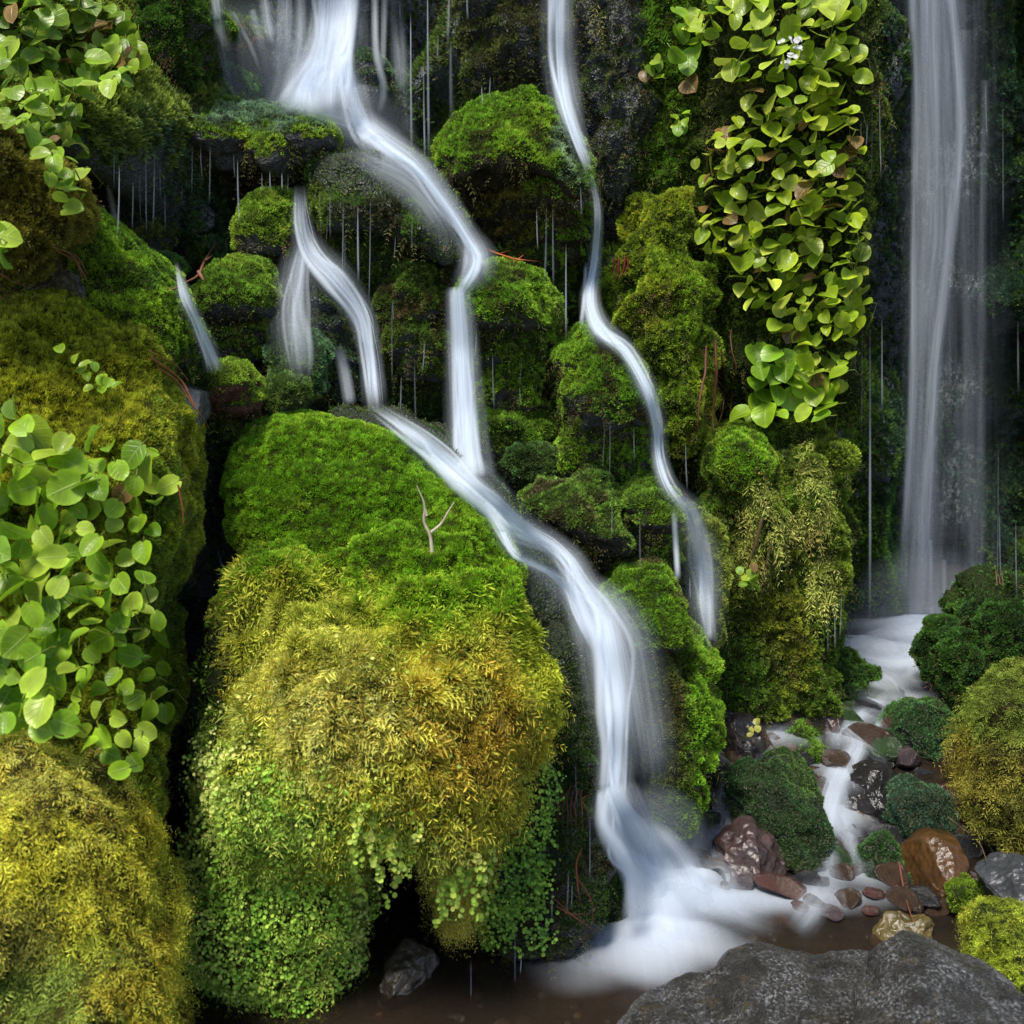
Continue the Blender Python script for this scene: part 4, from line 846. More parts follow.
# 5 tall right fall
def rf(path, **k): return ('water_strand', path, dict(Y=k.pop('Y', 5.8), f0=0, **k))
rt = [('water_veil', [(950,-30,130),(952,200,130),(955,400,130),(950,630,140)], dict(alpha=.10, dense=.0, Y=6.0, f0=0, f1=.05)),
      ('water_sheet', [(937,-30,74),(936,150,70),(930,300,62),(924,450,54),(918,640,60)], dict(alpha=.26, dense=.1, Y=5.92, f0=0, f1=.05)),
      ('water_sheet', [(932,-30,60),(935,100,56),(938,220,46),(930,300,34),(925,420,30)], dict(alpha=.35, dense=.2, Y=5.88, f0=0, f1=.4))]
for pth, a, w in (([(912,-30),(916,120),(914,300),(910,450),(902,600)], .5, 12), ([(950,-30),(960,120),(948,260),(934,380),(926,500),(922,620)], .55, 16), ([(925,-30),(924,200),(918,420),(915,620)], .25, 18),
                  ([(985,80),(982,300),(980,600)], .15, 12), ([(965,30),(968,300),(972,610)], .12, 26), ([(944,560),(945,630)], .25, 6), ([(930,540),(932,630)], .25, 6)):
    rt.append(rf([(x, y, w) for x, y in pth], alpha=a, dense=.15, f1=.15, Y=5.82))
waterfall('waterfall', 'tall misty veil of water falling the full height at the right into the upper pool', rt)
waterfall('waterfall', 'tiny cascade slipping between mossy rocks at left, below the shelf', layered('water_sheet', [(176,262,6),(184,296,14),(196,322,16),(209,352,18),(216,372,20)], a=.75, off=.04, f0=.3))
waterfall('waterfall', 'thin bluish spout in the dark recess at upper left, landing on the green ridge', [('water_strand', [(97,150,5),(108,185,9),(115,220,10),(118,248,10)], dict(alpha=.65, Y=4.5)), ('water_strand', [(100,203,2.5),(108,222,4),(112,240,4)], dict(alpha=.7, Y=4.45))])
waterfall('waterfall', 'faint pair of thin falls in the dark gap left of the central boulder', [('water_strand', [(218,545,4),(223,575,7),(224,610,7)], dict(alpha=.4, Y=3.9)), ('water_strand', [(204,600,3),(205,640,4)], dict(alpha=.4, Y=3.9))])

# trickles
TR = [('thin water drips hanging from the lip of the mossy shelf at upper left', [(192,145,195,2),(201,146,178,2.5),(210,145,205,2.5),(234,152,178,2),(238,158,225,4),(262,172,192,2),(270,170,190,2),(282,172,190,2.5),(288,172,192,2),(182,175,205,1.5)]),
 ('fine bluish drips in the dark recess under the upper left shelf', [(114,145,190,2),(119,165,240,2.5),(133,180,230,2),(146,155,235,2),(154,150,230,3),(165,190,232,2),(160,160,200,1.5),(140,170,225,1.5)]),
 ('thin drips falling from the ragged underside of the grey dome', [(320,188,240,2),(330,190,240,1.5),(343,200,280,2),(358,205,285,3),(370,196,310,2),(395,235,260,2),(412,214,250,3),(345,230,270,1.5),(327,215,245,1.5)]),
 ('long straight trickles left of the top centre crag', [(411,12,160,3),(428,-20,165,5),(424,60,165,3),(449,-20,45,5),(451,40,125,6),(467,-20,20,3),(438,35,60,2),(400,0,20,2)]),
 ('thin drips falling from the small knobs of the hollow-faced boulder', [(537,207,250,2.5),(546,210,285,3),(553,208,290,3),(482,85,105,2),(490,75,98,2),(566,243,340,3),(581,185,215,2.5)]),
 ('fine drips on the dark rock below the grey dome and beside the central column', [(392,300,390,2),(401,375,412,2),(415,360,425,2.5),(393,300,320,2),(424,340,372,2),(476,330,360,2),(493,352,410,2.5),(521,355,385,2),(520,385,405,1.5)]),
 ('dark drips falling under the green headland of the second cascade', [(604,420,470,1.5),(610,420,480,1.5),(634,425,460,2),(612,500,540,1.5),(640,515,570,2.5)]),
 ('long fine threads of water falling between the buttress and the tall right fall', [(870,315,645,4),(862,320,440,2),(882,315,420,3),(855,325,380,2),(872,100,190,1.5),(880,90,180,1.5),(861,120,145,2),(867,120,150,1.5)]),
 ('drips along the foot of the buttress beside the upper pool', [(835,600,650,2),(841,590,640,2.5),(828,610,655,2)]),
 ('fine threads of water right of the tall fall', [(1003,100,230,2),(986,80,140,2),(1018,280,400,3),(1000,510,590,2),(1016,520,600,2),(982,110,240,1.5),(998,440,600,1.5)]),
 ('thin drips along the root-hung rock rib at the foot of the central boulder', [(515,915,1000,3),(568,870,915,2.5),(590,815,885,3),(552,890,920,2.5),(521,950,980,2),(576,760,810,2),(471,960,1010,1.5),(572,880,910,2)]),
 ('thin drips falling from the mossy bank of the second cascade near its foot', [(708,610,650,3),(690,575,600,2),(688,470,490,2),(686,440,490,2)])]
for lab, L_ in TR:
    for (x, y0, y1, w) in L_:
        Yt = float(zget(np.array([x, x, x]), np.array([y0, (y0+y1)/2, y1-2]), 1).min())-.015
        r = rng(int(x*3+y0)); k = r.uniform(-1.5, 1.5); w = w*r.uniform(.6, 1.0)
        v, f, uv, c = ribbon([(x-k*.3, y0, w*.4), (x, (y0+y1)/2, w), (x+k, y1, w*1.25)], alpha=r.uniform(.22, .65), dense=.0, Y=Yt, nu=5, bulge=1.2, f0=.15, f1=.3)
        tag(mk('water_trickle', v, f, M_WATER, None, col=c, uv=uv), lab, 'trickle', lab)

# pools, stream ribbons
def sheet(name, x0, x1, y0, y1, z, label, n=40):
    gx, gy = np.meshgrid(np.linspace(x0, x1, n), np.linspace(y0, y1, n)); v = np.stack([gx, gy, np.full_like(gx, z)], -1).reshape(-1, 3)
    i = (np.arange(n-1)[:, None]*n+np.arange(n-1)[None]).ravel(); f = np.stack([i, i+1, i+n+1, i+n], -1)
    return tag(mk(name, v, f, M_POOL), label, None, kind='structure')
sheet('lower_pool_water', -3, 3, 1.0, 3.6, -.005, 'brown clear water of the lower pool')
sheet('upper_pool_water', .9, 4.5, 4.85, 8.2, .235, 'shallow water of the upper pool')
gx, gy = np.meshgrid(np.linspace(.1, 3.2, 200), np.linspace(3.5, 5.2, 140)); sv = np.stack([gx, gy, streamz(gx, gy)+.001*0], -1).reshape(-1, 3)
ii = (np.arange(139)[:, None]*200+np.arange(199)[None]).ravel()
sv[:, 2] += .003
tag(mk('stream_water', sv, np.stack([ii, ii+1, ii+201, ii+200], -1), M_POOL), 'shallow clear water running over the stream bed', None, kind='structure')
def flow(name, label, ribs): return waterfall(name, label, ribs, cat='rapids')
st = []
for pth, a, w in (([(880,700),(850,720),(855,745),(835,780),(825,820),(825,870),(835,905)], .5, 40), ([(900,690),(865,712),(845,735),(838,760)], .5, 30), ([(880,715),(878,740),(885,762)], .45, 30), ([(820,780),(812,820),(812,860)], .35, 24),
                  ([(800,715),(775,735),(745,765),(725,800),(715,840),(700,870)], .45, 36), ([(760,750),(735,790),(745,830)], .3, 34), ([(710,700),(722,720),(735,740)], .3, 22), ([(855,760),(840,800),(850,850),(862,890)], .35, 30),
                  ([(700,800),(712,850),(735,905),(780,930)], .35, 50), ([(835,880),(815,910),(790,930)], .25, 50)):
    st.append(('water_strand', [(x, y, w) for x, y in pth], dict(alpha=a, dense=.15, off=.035, smo=3, f0=.25, f1=.3, nu=11, bulge=.15)))
r = rng(12); st0 = list(st); st = []
for nm_, pth, kw in st0:
    for q in range(4):
        a_ = np.array(pth, float); a_[:, :2] += r.normal(size=(len(a_), 2))*np.array([a_[:, 2].mean()*.16, 2]); a_[:, 2] *= r.uniform(.25, .95)
        k2 = dict(kw); k2['alpha'] = kw['alpha']*r.uniform(.5, 1.0); k2['off'] = .015+.012*q; k2['mode'] = 'bed'; k2['f0'] = .35; k2['f1'] = .4
        st.append((nm_, [tuple(z) for z in a_], k2))
flow('stream_rapids', 'silky shallow rapids winding between the stones from the upper to the lower pool', st)
up = []
for pth, a, w in (([(830,648),(860,655),(900,662),(950,650)], .7, 26), ([(860,670),(890,680),(900,700)], .7, 40), ([(900,640),(920,660),(915,690)], .75, 40), ([(840,650),(870,675),(890,690)], .6, 28), ([(935,640),(945,660),(930,690)], .6, 30), ([(880,635),(930,630),(970,635)], .7, 30), ([(850,690),(890,700),(950,695)], .35, 22)):
    up.append(('foam_strand', [(x, y, w) for x, y in pth], dict(alpha=a*.8, dense=.35, off=.04, mode='bed', f0=.35, f1=.35, nu=11, bulge=1)))
flow('pool_foam', 'white swirling foam over stones at the foot of the tall right fall', up)

# foam and spray puffs
def puffs(name, label, L_, mat, cat):
    V = []; F = []; k = 0; nu, nv = 28, 16
    for (px_, py_, Y, rx, ry, rz) in L_:
        c = P(px_, py_, Y); a = np.linspace(0, 2*np.pi, nu, endpoint=False); b = np.linspace(-np.pi/2, np.pi/2, nv)
        v = np.stack([np.cos(b)[:, None]*np.cos(a)*rx, np.cos(b)[:, None]*np.sin(a)*ry, np.sin(b)[:, None]*np.ones(nu)*rz], -1).reshape(-1, 3)+c
        i = np.arange(nv-1)[:, None]*nu; j = np.arange(nu)[None]
        F.append(np.stack([i+j, i+(j+1) % nu, i+nu+(j+1) % nu, i+nu+j], -1).reshape(-1, 4)+k); V.append(v); k += len(v)
    o = mk(name, np.concatenate(V), np.concatenate(F), mat); o['kind'] = 'stuff'; return tag(o, label, cat)
def patches(name, label, L_, cat):
    """low mounds of foam lying on the water: alpha fades to the rim"""
    V = []; F = []; CC = []; UV = []; k = 0; nu, nv = 40, 14
    for (px_, py_, rx, ry, h, al) in L_:
        c = P(px_, py_, YG(px_, py_)); a = np.linspace(0, 2*np.pi, nu, endpoint=False); q = np.linspace(0, 1, nv)
        wob = 1+.12*np.sin(3*a+px_)+.08*np.sin(5*a+py_)
        X = q[:, None]*np.cos(a)*rx*wob; Y_ = q[:, None]*np.sin(a)*ry*wob
        Z = h*(1-q[:, None]**2)**1.5*np.ones(nu)
        v = np.stack([X, Y_, Z], -1).reshape(-1, 3)+np.array([c[0], c[1], float(streamz(c[0], c[1]))+.006]); v[:, 2] += .25*h*fbm(v*14, 4, 3)
        i = np.arange(nv-1)[:, None]*nu; j = np.arange(nu)[None]
        F.append(np.stack([i+j, i+(j+1) % nu, i+nu+(j+1) % nu, i+nu+j], -1).reshape(-1, 4)+k); V.append(v); k += len(v)
        g = al*(1-q**2)**1.8; CC.append(np.stack(np.broadcast_arrays(.5, g[:, None]*np.ones(nu), .85), -1).reshape(-1, 3)); UV.append(np.stack([X, Y_], -1).reshape(-1, 2))
    o = mk(name, np.concatenate(V), np.concatenate(F), M_WATER, col=np.concatenate(CC), uv=np.concatenate(UV)); o['kind'] = 'stuff'; return tag(o, label, cat)
patches('splash_foam', 'bright white foam where the main cascade hits the lower pool', [(660,925,.26,.22,.07,1.0),(685,912,.20,.16,.07,1.0),(650,945,.26,.2,.04,1.0),(705,925,.28,.16,.03,.7),(668,965,.32,.22,.02,.7),(640,905,.12,.12,.07,.7),(745,915,.3,.14,.012,.4),(605,985,.32,.16,.005,.3),(640,970,.3,.2,.02,.6)], 'foam')
patches('stream_foam', 'thin milky film of moving water around the stream stones', [(745,755,.22,.2,.01,.5),(770,738,.25,.2,.01,.5),(838,770,.16,.3,.01,.6),(838,820,.13,.25,.01,.6),(722,830,.16,.3,.01,.6),(845,880,.22,.2,.01,.55),(800,912,.4,.14,.01,.5),(885,705,.3,.25,.01,.5),(855,735,.2,.25,.01,.6),(715,880,.2,.2,.01,.6)], 'water')
patches('swirling_foam', 'soft white foam spread over the upper pool', [(880,660,.34,.3,.06,.9),(920,645,.4,.35,.09,1.0),(900,680,.3,.25,.05,.9),(850,652,.3,.2,.05,.7),(945,640,.3,.25,.08,.9),(925,670,.3,.2,.08,.7),(905,632,.4,.22,.05,.7),(930,630,.4,.22,.05,.7)], 'foam')
puffs('spray', 'soft spray drifting at the foot of the falls', [(920,622,5.75,.55,.3,.18),(925,600,5.8,.45,.25,.32),(885,630,5.7,.3,.2,.12),(250,70,5.15,.5,.2,.32),(330,130,5.05,.4,.2,.22),(690,900,3.45,.30,.2,.16),(650,840,3.5,.22,.12,.22),(700,600,4.25,.12,.1,.3)], M_MIST, 'spray')

# ------------------------------------------------------------------ leafy plants
def leaves(tips, size, normal, tipdir, col, seed, stems=True, anchor=None):
    """broad round leaves with cupped blades; one mesh for blades, one for stalks"""
    r = rng(seed); N = len(tips); NU, NV = 7, 8
    nn = np.array(normal)+r.normal(size=(N, 3))*.46; nn /= np.linalg.norm(nn, axis=1, keepdims=True)
    d = np.array(tipdir)+r.normal(size=(N, 3))*.55; d -= nn*(d*nn).sum(1, keepdims=True); d /= np.linalg.norm(d, axis=1, keepdims=True)
    s = np.cross(nn, d); L = size; W = L*r.uniform(.8, 1.08, N)
    v_ = np.linspace(0, 1, NV); u_ = np.linspace(-1, 1, NU)
    hw = .5*np.sin(np.pi*np.clip(v_*.97+.015, 0, 1)**.78)**.52
    hw[0] = .13; hw[-1] = .03
    U, VV = np.meshgrid(u_, v_)
    notch = -.10*np.abs(U)**1.0*(1-VV)**3
    cup = .16*(np.abs(U)**1.6)*hw[:, None]*2; curl = -.22*(VV-.35)**2*np.where(VV > .35, 1.4, .4)
    wav = r.uniform(-.05, .05, (N, 1, 1))*np.sin(VV*7+r.random((N, 1, 1))*6)*np.abs(U)
    X = (U*hw[:, None])[None]*W[:, None, None]; Yv = (VV+notch)[None]*L[:, None, None]; Z = (cup*r.uniform(.2, 1.3, (N, 1, 1))+curl*r.uniform(.3, 1.6, (N, 1, 1))+wav)*L[:, None, None]
    p = tips[:, None, None]+s[:, None, None]*X[..., None]+d[:, None, None]*(Yv-.5*L[:, None, None])[..., None]+nn[:, None, None]*Z[..., None]
    V = p.reshape(-1, 3); i = np.arange(NV-1)[:, None]*NU; j = np.arange(NU-1)[None]
    q = np.stack([i+j, i+j+1, i+NU+j+1, i+NU+j], -1).reshape(-1, 4); F = (q[None]+np.arange(N)[:, None, None]*NU*NV).reshape(-1, 4)
    uv = np.tile(np.stack([U, VV], -1).reshape(-1, 2), (N, 1))
    rim = (.80+.38*np.maximum(np.abs(U), np.abs(2*VV-1))**3).ravel(); c = (col[:, None, :]*rim[None, :, None]).reshape(-1, 3)
    # stalks
    b0 = tips-d*(L*.5)[:, None]; back = (-nn*.55+np.array([0, .5, -.35])-d*.4)+r.normal(size=(N, 3))*.2
    b1 = b0+back*(L*1.1)[:, None]; bm = b0+(-d*.35-nn*.1)*L[:, None]
    K = 3; SV = []
    for a, w in ((b0, .0016), (bm, .0018), (b1, .0022)):
        for k in range(K):
            an = k*2*math.pi/K; SV.append(a+(s*math.cos(an)+nn*math.sin(an))*w*1.2)
    SV = np.stack(SV, 1); base = np.arange(N)[:, None]*9; SF = []
    for g_ in range(2):
        for k in range(K): SF.append(np.stack([base[:, 0]+g_*3+k, base[:, 0]+g_*3+(k+1) % K, base[:, 0]+g_*3+3+(k+1) % K, base[:, 0]+g_*3+3+k], -1))
    return V, F, uv, c, SV.reshape(-1, 3), np.concatenate(SF), np.tile(np.array([[.20, .24, .03]]), (N*9, 1))
def inpoly(x, y, poly):
    c = np.zeros(x.shape, bool); n = len(poly)
    for i in range(n):
        x1, y1 = poly[i]; x2, y2 = poly[(i+1) % n]
        if y1 == y2: continue
        m = ((y1 > y) != (y2 > y)) & (x < (x2-x1)*(y-y1)/(y2-y1)+x1); c ^= m
    return c
def plant(name, label, poly, n, spx, dmin, normal, tipdir, seed, off=(.02, .10), cols=None, brown=.04, Yfix=None, extra=(), group=None, grad=None):
    r = rng(seed); pl = np.array(poly, float); lo, hi = pl.min(0), pl.max(0)
    pts = []; tries = 0
    while len(pts) < n and tries < n*60:
        tries += 1; q = r.uniform(lo, hi)
        if not inpoly(np.array([q[0]]), np.array([q[1]]), poly)[0]: continue
        dm = dmin*(1-.5*tries/(n*60))
        if pts and np.min(np.hypot(*(np.array(pts)-q).T)) < dm: continue
        pts.append(q)
    pts = np.array(pts+[np.array(e[:2], float) for e in extra]); N = len(pts)
    Ys = np.minimum(zget(pts[:, 0], pts[:, 1], 2), Yfix if Yfix else 99); Ys = np.where(Ys > 50, Yfix or 4, Ys)-r.uniform(off[0], off[1], N)
    w = P(pts[:, 0], pts[:, 1], Ys); sz = r.uniform(spx[0], spx[1], N)
    if grad is not None: sz = sz*grad(pts[:, 0], pts[:, 1])
    L = sz*Ys*HALF/512*1.05
    base = np.array(cols or [(.30, .50, .02), (.42, .58, .05), (.20, .38, .02)]); col = base[r.integers(len(base), size=N)]*r.uniform(.75, 1.25, (N, 1))
    bm = r.random(N) < brown; col[bm] = np.array([.30, .17, .06])*r.uniform(.7, 1.4, (bm.sum(), 1))
    b = w.mean(0).copy(); b[2] = w[:, 2].min()
    t = thing(name, label, 'plant', b, group)
    if N <= 30:
        for i in range(N):
            V, F, uv, c, SV, SF, SC = leaves(w[i:i+1], L[i:i+1], normal, tipdir, col[i:i+1], seed+1+i)
            lf = mk('leaf', V, F, M_LEAF, t, col=c, uv=uv); mk('stalk', SV, SF, M_STEM, lf, col=SC)
        return t
    V, F, uv, c, SV, SF, SC = leaves(w, L, normal, tipdir, col, seed+1)
    mk('foliage', np.concatenate([V, SV]), np.concatenate([F, SF+len(V)]), M_LEAF, t, col=np.concatenate([c, SC]), uv=np.concatenate([uv, np.tile([[.45, .32]], (len(SV), 1))]))
    return t
plant('leafy_plant', 'large patch of glossy round leaves covering the left bank below the olive mound',
  [(-40,430),(10,405),(35,425),(60,440),(100,440),(150,455),(170,490),(150,560),(160,620),(170,700),(165,725),(150,760),(118,775),(95,745),(30,730),(-40,720)], 175, (22,40), 16, (-.15,-.75,.55), (.15,-.2,-.35), 301, off=(.0,.16), brown=.012,
  grad=lambda x, y: np.where((x < 70), .95, .72))
plant('leafy_plant', 'dense leafy plant tumbling down the bank at the top left corner',
  [(-20,-20),(60,-20),(110,0),(140,35),(145,60),(120,85),(80,100),(85,140),(80,190),(95,215),(60,205),(45,170),(20,130),(-20,110)], 150, (12,22), 9, (-.1,-.7,.65), (.3,-.3,-.3), 311, off=(.02,.12), cols=[(.28,.46,.03),(.40,.56,.06),(.18,.32,.02)])
plant('leafy_plant', 'single light green leaf pair at the left edge beside the brownish nub', [(-15,228),(8,228),(10,258),(-15,262)], 4, (22,28), 10, (-.1,-.7,.65), (.6,-.3,-.4), 315)
plant('leafy_plant', 'long curtain of overlapping yellow-green leaves hanging down the middle of the buttress',
  [(765,100),(830,75),(852,110),(866,150),(856,190),(870,235),(860,285),(868,330),(850,360),(835,400),(815,385),(795,345),(765,320),(740,300),(735,260),(703,250),(698,220),(712,195),(695,165),(705,140)], 280, (10,21), 8, (-.35,-.40,.9), (-.35,-.6,-.45), 321, off=(.02,.16), cols=[(.44,.58,.025),(.60,.70,.08),(.30,.45,.02)], brown=.05)
plant('leafy_plant', 'leafy sprays with pale white flowers at the top of the buttress',
  [(690,-15),(740,-15),(860,-15),(862,40),(868,95),(820,90),(770,95),(745,105),(715,80),(690,20)], 85, (13,22), 10, (-.25,-.6,.7), (-.3,-.5,-.5), 331, off=(.02,.14), cols=[(.40,.56,.03),(.54,.66,.08),(.28,.44,.02)])
plant('leafy_plant', 'lowest spray of leaves on the buttress, dangling over bare roots', [(748,350),(790,345),(830,385),(825,420),(790,420),(735,415),(755,395)], 26, (18,26), 12, (-.3,-.6,.7), (-.3,-.5,-.5), 341, off=(.05,.14))
plant('leafy_plant', 'sparse string of leaves on the left edge of the buttress near the top', [(675,0),(695,0),(700,80),(690,90),(672,40)], 9, (15,20), 12, (-.1,-.8,.5), (0,-.4,-.8), 346)
plant('leafy_sprig', 'tiny sprig of yellow leaves on the dark mossy pillar', [(645,55),(660,55),(660,80),(645,82)], 5, (9,12), 6, (-.1,-.7,.6), (0,-.4,-.6), 347)
plant('leafy_sprig', 'tiny sprig of leaves beside the curtain on the mossy pillar', [(672,115),(690,112),(690,132),(675,132)], 6, (8,11), 5, (-.1,-.7,.6), (0,-.4,-.6), 348)
plant('leafy_sprig', 'tiny round-leaved sprig low on the buttress', [(738,570),(758,560),(758,590),(744,592)], 8, (8,10), 6, (-.1,-.8,.6), (0,-.4,-.6), 349)
plant('leafy_sprig', 'few small leaves sprouting from the top of the olive mound', [(50,345),(70,340),(75,355),(120,375),(118,395),(85,390),(70,358)], 12, (9,13), 7, (-.1,-.6,.8), (0,-.4,-.4), 350)
plant('leafy_sprig', 'pale small leaf cluster beside the dark wet wedge in the stream', [(750,722),(762,722),(762,736),(750,736)], 4, (6,8), 4, (-.1,-.6,.8), (0,-.4,-.4), 351, cols=[(.45,.45,.08)])
# white flowers above the curtain
r = rng(3); fp = P(np.array([784,797,791,796,800,786]), np.array([40,38,58,57,48,60]), 4.55); 
V, F, CC = disc_leaves(np.repeat(fp, 4, 0)+r.normal(size=(24, 3))*.009, np.tile([0., -.8, .5], (24, 1)), .012, np.full((24, 3), .75), 3)
tag(mk('white_flower', V, F, M_MOSS, col=CC, smooth=False), 'tiny white flowers among the leaves at the top of the buttress', 'flower')

# ------------------------------------------------------------------ twigs and roots
def tube(path, rad, Y=None, off=.03, K=6, seed=0, wob=1.0):
    s = spline([(a, b, c) for a, b, c in path], 4); r = rng(seed)
    Yc = np.full(len(s), float(Y)) if Y else gsm(zget(s[:, 0], s[:, 1], 1), 2)-off
    px_ = s[:, 0]+wob*gsm(r.normal(size=len(s)), 1.5); py_ = s[:, 1]+wob*gsm(r.normal(size=len(s)), 1.5)
    c = P(px_, py_, Yc); t = np.gradient(c, axis=0); t /= np.linalg.norm(t, axis=1, keepdims=True)
    a = np.cross(t, [0.1, 1, 0.05]); a /= np.linalg.norm(a, axis=1, keepdims=True); b = np.cross(t, a)
    R = s[:, 2]*Yc*HALF/512*.36*rad*(1-.65*np.linspace(0, 1, len(s))**2)
    an = np.arange(K)*2*np.pi/K
    v = c[:, None]+(a[:, None]*np.cos(an)[None, :, None]+b[:, None]*np.sin(an)[None, :, None])*R[:, None, None]
    i = np.arange(len(s)-1)[:, None]*K; j = np.arange(K)[None]
    return v.reshape(-1, 3), np.stack([i+j, i+(j+1) % K, i+K+(j+1) % K, i+K+j], -1).reshape(-1, 4)
def twig(name, label, paths, col, Y=None, off=.03, wob=1.0, cat='twig'):
    V = []; F = []; k = 0
    for i, p in enumerate(paths):
        v, f = tube(p, 1, Y, off, seed=i, wob=wob); V.append(v); F.append(f+k); k += len(v)
    V = np.concatenate(V); cc = np.array(col)*(0.6+.8*(fbm(V*60, 2, 2)*.5+.5))[:, None]
    return tag(mk(name, V, np.concatenate(F), M_STEM, col=cc), label, cat)
twig('bare_twig', 'pale forked bare twig standing on top of the central boulder', [[(432,552,6),(430,536,5),(424,522,5),(425,505,4.5),(417,485,3)],[(431,532,4.5),(441,524,4),(448,512,4),(454,502,3)],[(427,515,4),(424,500,3)]], (.62,.52,.40), Y=3.12, wob=.6)
twig('dry_stalk', 'bundle of reddish dry stalks arching over the bare stone above the olive mound', [[(52,248,2.5),(70,254,3),(82,270,3),(90,285,2.5)],[(55,250,2),(75,262,2.5),(84,284,2)],[(60,250,2),(76,256,2.5),(88,275,2)]], (.30,.13,.05))
twig('dry_stalk', 'fan of pinkish dry stems at the left edge above the olive mound', [[(-5,272,2.5),(15,283,2.5),(34,288,2)],[(-5,278,2.5),(15,292,2),(25,295,2)],[(-5,285,2.5),(12,298,2)],[(-5,291,2),(8,302,2)]], (.38,.17,.13))
twig('exposed_root', 'orange-brown root winding down beside the small green cushion', [[(150,357,4),(170,372,5),(185,385,4.5),(195,405,4),(208,427,3)],[(157,368,3),(175,380,3.5),(188,398,3),(205,420,2)],[(148,350,2),(175,365,2),(188,380,2)]], (.33,.13,.05), cat='root')
twig('exposed_root', 'thin straight red root beside the round leaves', [[(178,485,3),(182,505,3),(184,525,2)]], (.32,.09,.05), Y=2.95, wob=.3, cat='root')
twig('fallen_twig', 'slanting twig with a red tip lying over the left rocks', [[(168,292,2.5),(185,282,2),(198,275,4),(205,262,5),(218,242,3)],[(198,272,6),(203,280,6)],[(205,262,3),(212,255,3)]], (.38,.16,.10))
twig('fallen_twig', 'thin dry straw lying beside the tiny cascade', [[(198,330,1.5),(210,342,1.5),(222,352,1.5)]], (.4,.28,.14))
twig('fallen_twig', 'orange-red twig lying across the rock above the shaggy boulder', [[(478,245,2),(500,254,2.5),(520,260,3),(540,262,1.5)],[(500,254,2),(510,250,1.5)],[(515,260,2),(526,254,2)]], (.55,.15,.05), wob=1.5)
twig('exposed_root', 'little red root tuft above the yellow-green moss wall', [[(x, 255+(x*7)%5, 2),(x+1, 265, 3),(x-2, 272+(x*5)%9, 2)] for x in (613,617,619,624,627)], (.30,.06,.04), wob=1.6, cat='root')
twig('exposed_root', 'bare brown roots hanging in the dark hollow left of the leaf curtain', [[(706,345,3),(704,380,4),(700,410,4),(694,440,3)],[(715,340,3),(716,380,5),(712,430,4)],[(722,350,2),(724,400,3),(718,425,2)],[(730,330,2),(735,370,2),(728,420,2)],[(700,350,1.5),(712,370,1.5),(730,400,1.5)]], (.13,.05,.025), off=.06, wob=2, cat='root')
twig('exposed_root', 'straw brown roots trailing down the middle of the buttress', [[(762,520,5),(755,545,5),(748,575,4)],[(770,545,3),(766,570,5),(764,595,3)],[(760,530,3),(750,560,4),(743,580,2)]], (.15,.10,.05), off=.04, wob=2, cat='root')
twig('exposed_root', 'red-brown root mass on the rock rib beside the cascade', [[(563+k*4.2, 782+abs(k-3)*4, .8),(560+k*4+2*math.sin(k*3), 800, 1.6),(557+k*5, 815+4*math.cos(k*5), 1.5),(558+k*4.6, 826+3*(k%3), .6)] for k in range(7)]+[[(582,848,1.5),(577,870,3),(578,890,3.4),(582,908,1.5)],[(560,905,2),(575,915,2.5),(590,930,2)],[(555,900,2),(570,912,2),(585,912,2)],[(580,880,2),(590,900,2),(594,925,1.5)]], (.12,.035,.02), off=.05, wob=2.2, cat='root')
twig('fallen_twig', 'thin brown twig leaning against the left of the brown pointed rock', [[(899,862,3),(903,885,3),(908,905,3),(914,922,2.5)]], (.28,.10,.06), off=.06, wob=.4)
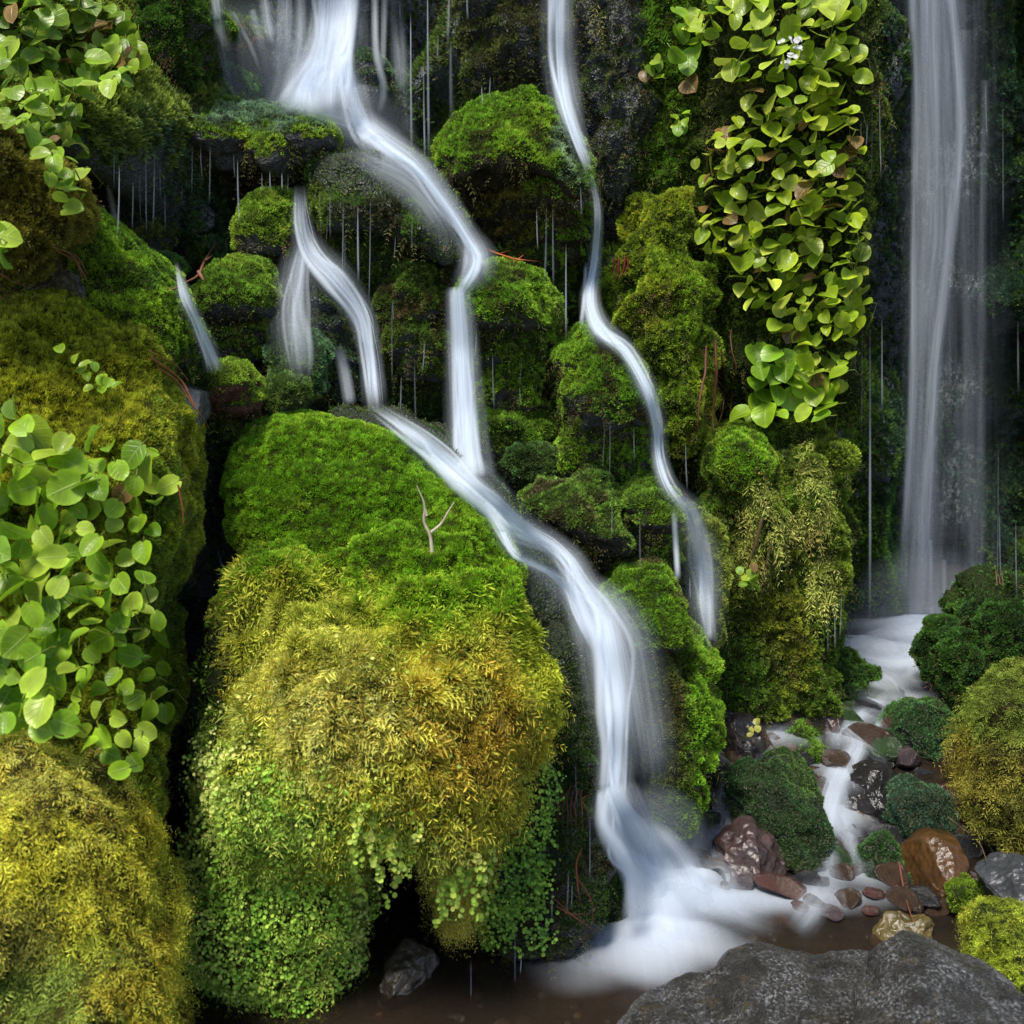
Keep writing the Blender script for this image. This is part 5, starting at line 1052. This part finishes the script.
twig('fallen_twig', 'thin twig lying on the wet gravel right of the blue-green cushion', [[(948,818,1.5),(965,830,2),(980,843,2),(988,862,1.5)]], (.30,.20,.12), off=.04)
twig('dry_stalk', 'few upright pale reddish stalks on the flat-topped rock', [[(997,585,1.5),(996,572,1.5),(994,565,1)],[(1003,585,1.5),(1002,570,1.5)],[(1000,584,1.5),(999,575,1)]], (.4,.2,.1), Y=4.5, wob=.2)

# ------------------------------------------------------------------ light, camera
sc = bpy.context.scene
w = bpy.data.worlds.new('World'); sc.world = w; w.use_nodes = True
nt = w.node_tree; bg = nt.nodes['Background']; sky = nt.nodes.new('ShaderNodeTexSky'); sky.sky_type = 'NISHITA'; sky.sun_disc = False
SP = np.array([-.28, -.42, 1.05]); SP /= np.linalg.norm(SP)
sky.sun_elevation = math.asin(SP[2]); sky.sun_rotation = math.atan2(SP[0], SP[1])
nt.links.new(sky.outputs[0], bg.inputs[0]); bg.inputs[1].default_value = 0.15; sky.dust_density = 1.2
sd = bpy.data.lights.new('sun', 'SUN'); sd.energy = 4.8; sd.angle = math.radians(16); sd.color = (1, .94, .82)
so = bpy.data.objects.new('sun', sd); C.objects.link(so)
from mathutils import Vector
so.rotation_euler = Vector(SP).to_track_quat('Z', 'Y').to_euler(); so.location = (-2, -3, 8)
cd = bpy.data.cameras.new('camera'); cam = bpy.data.objects.new('camera', cd); C.objects.link(cam)
cam.location = (0, 0, CAMZ); cam.rotation_euler = (math.radians(90)-PITCH, 0, 0)
cd.sensor_width = 36; cd.lens = 18/HALF; cd.clip_end = 200; cd.clip_start = .02
cd.dof.use_dof = True; cd.dof.focus_distance = 4.0; cd.dof.aperture_fstop = 3.5
sc.camera = cam
sc.view_settings.view_transform = 'Standard'; sc.view_settings.look = 'None'; sc.view_settings.exposure = 0
sc.cycles.transparent_max_bounces = 24; sc.cycles.max_bounces = 6; sc.cycles.diffuse_bounces = 3
sc.cycles.use_denoising = True
try: sc.cycles.denoiser = 'OPENIMAGEDENOISE'
except Exception: pass
print('TRIS', sum(len(o.data.polygons) for o in C.objects if o.type == 'MESH'))
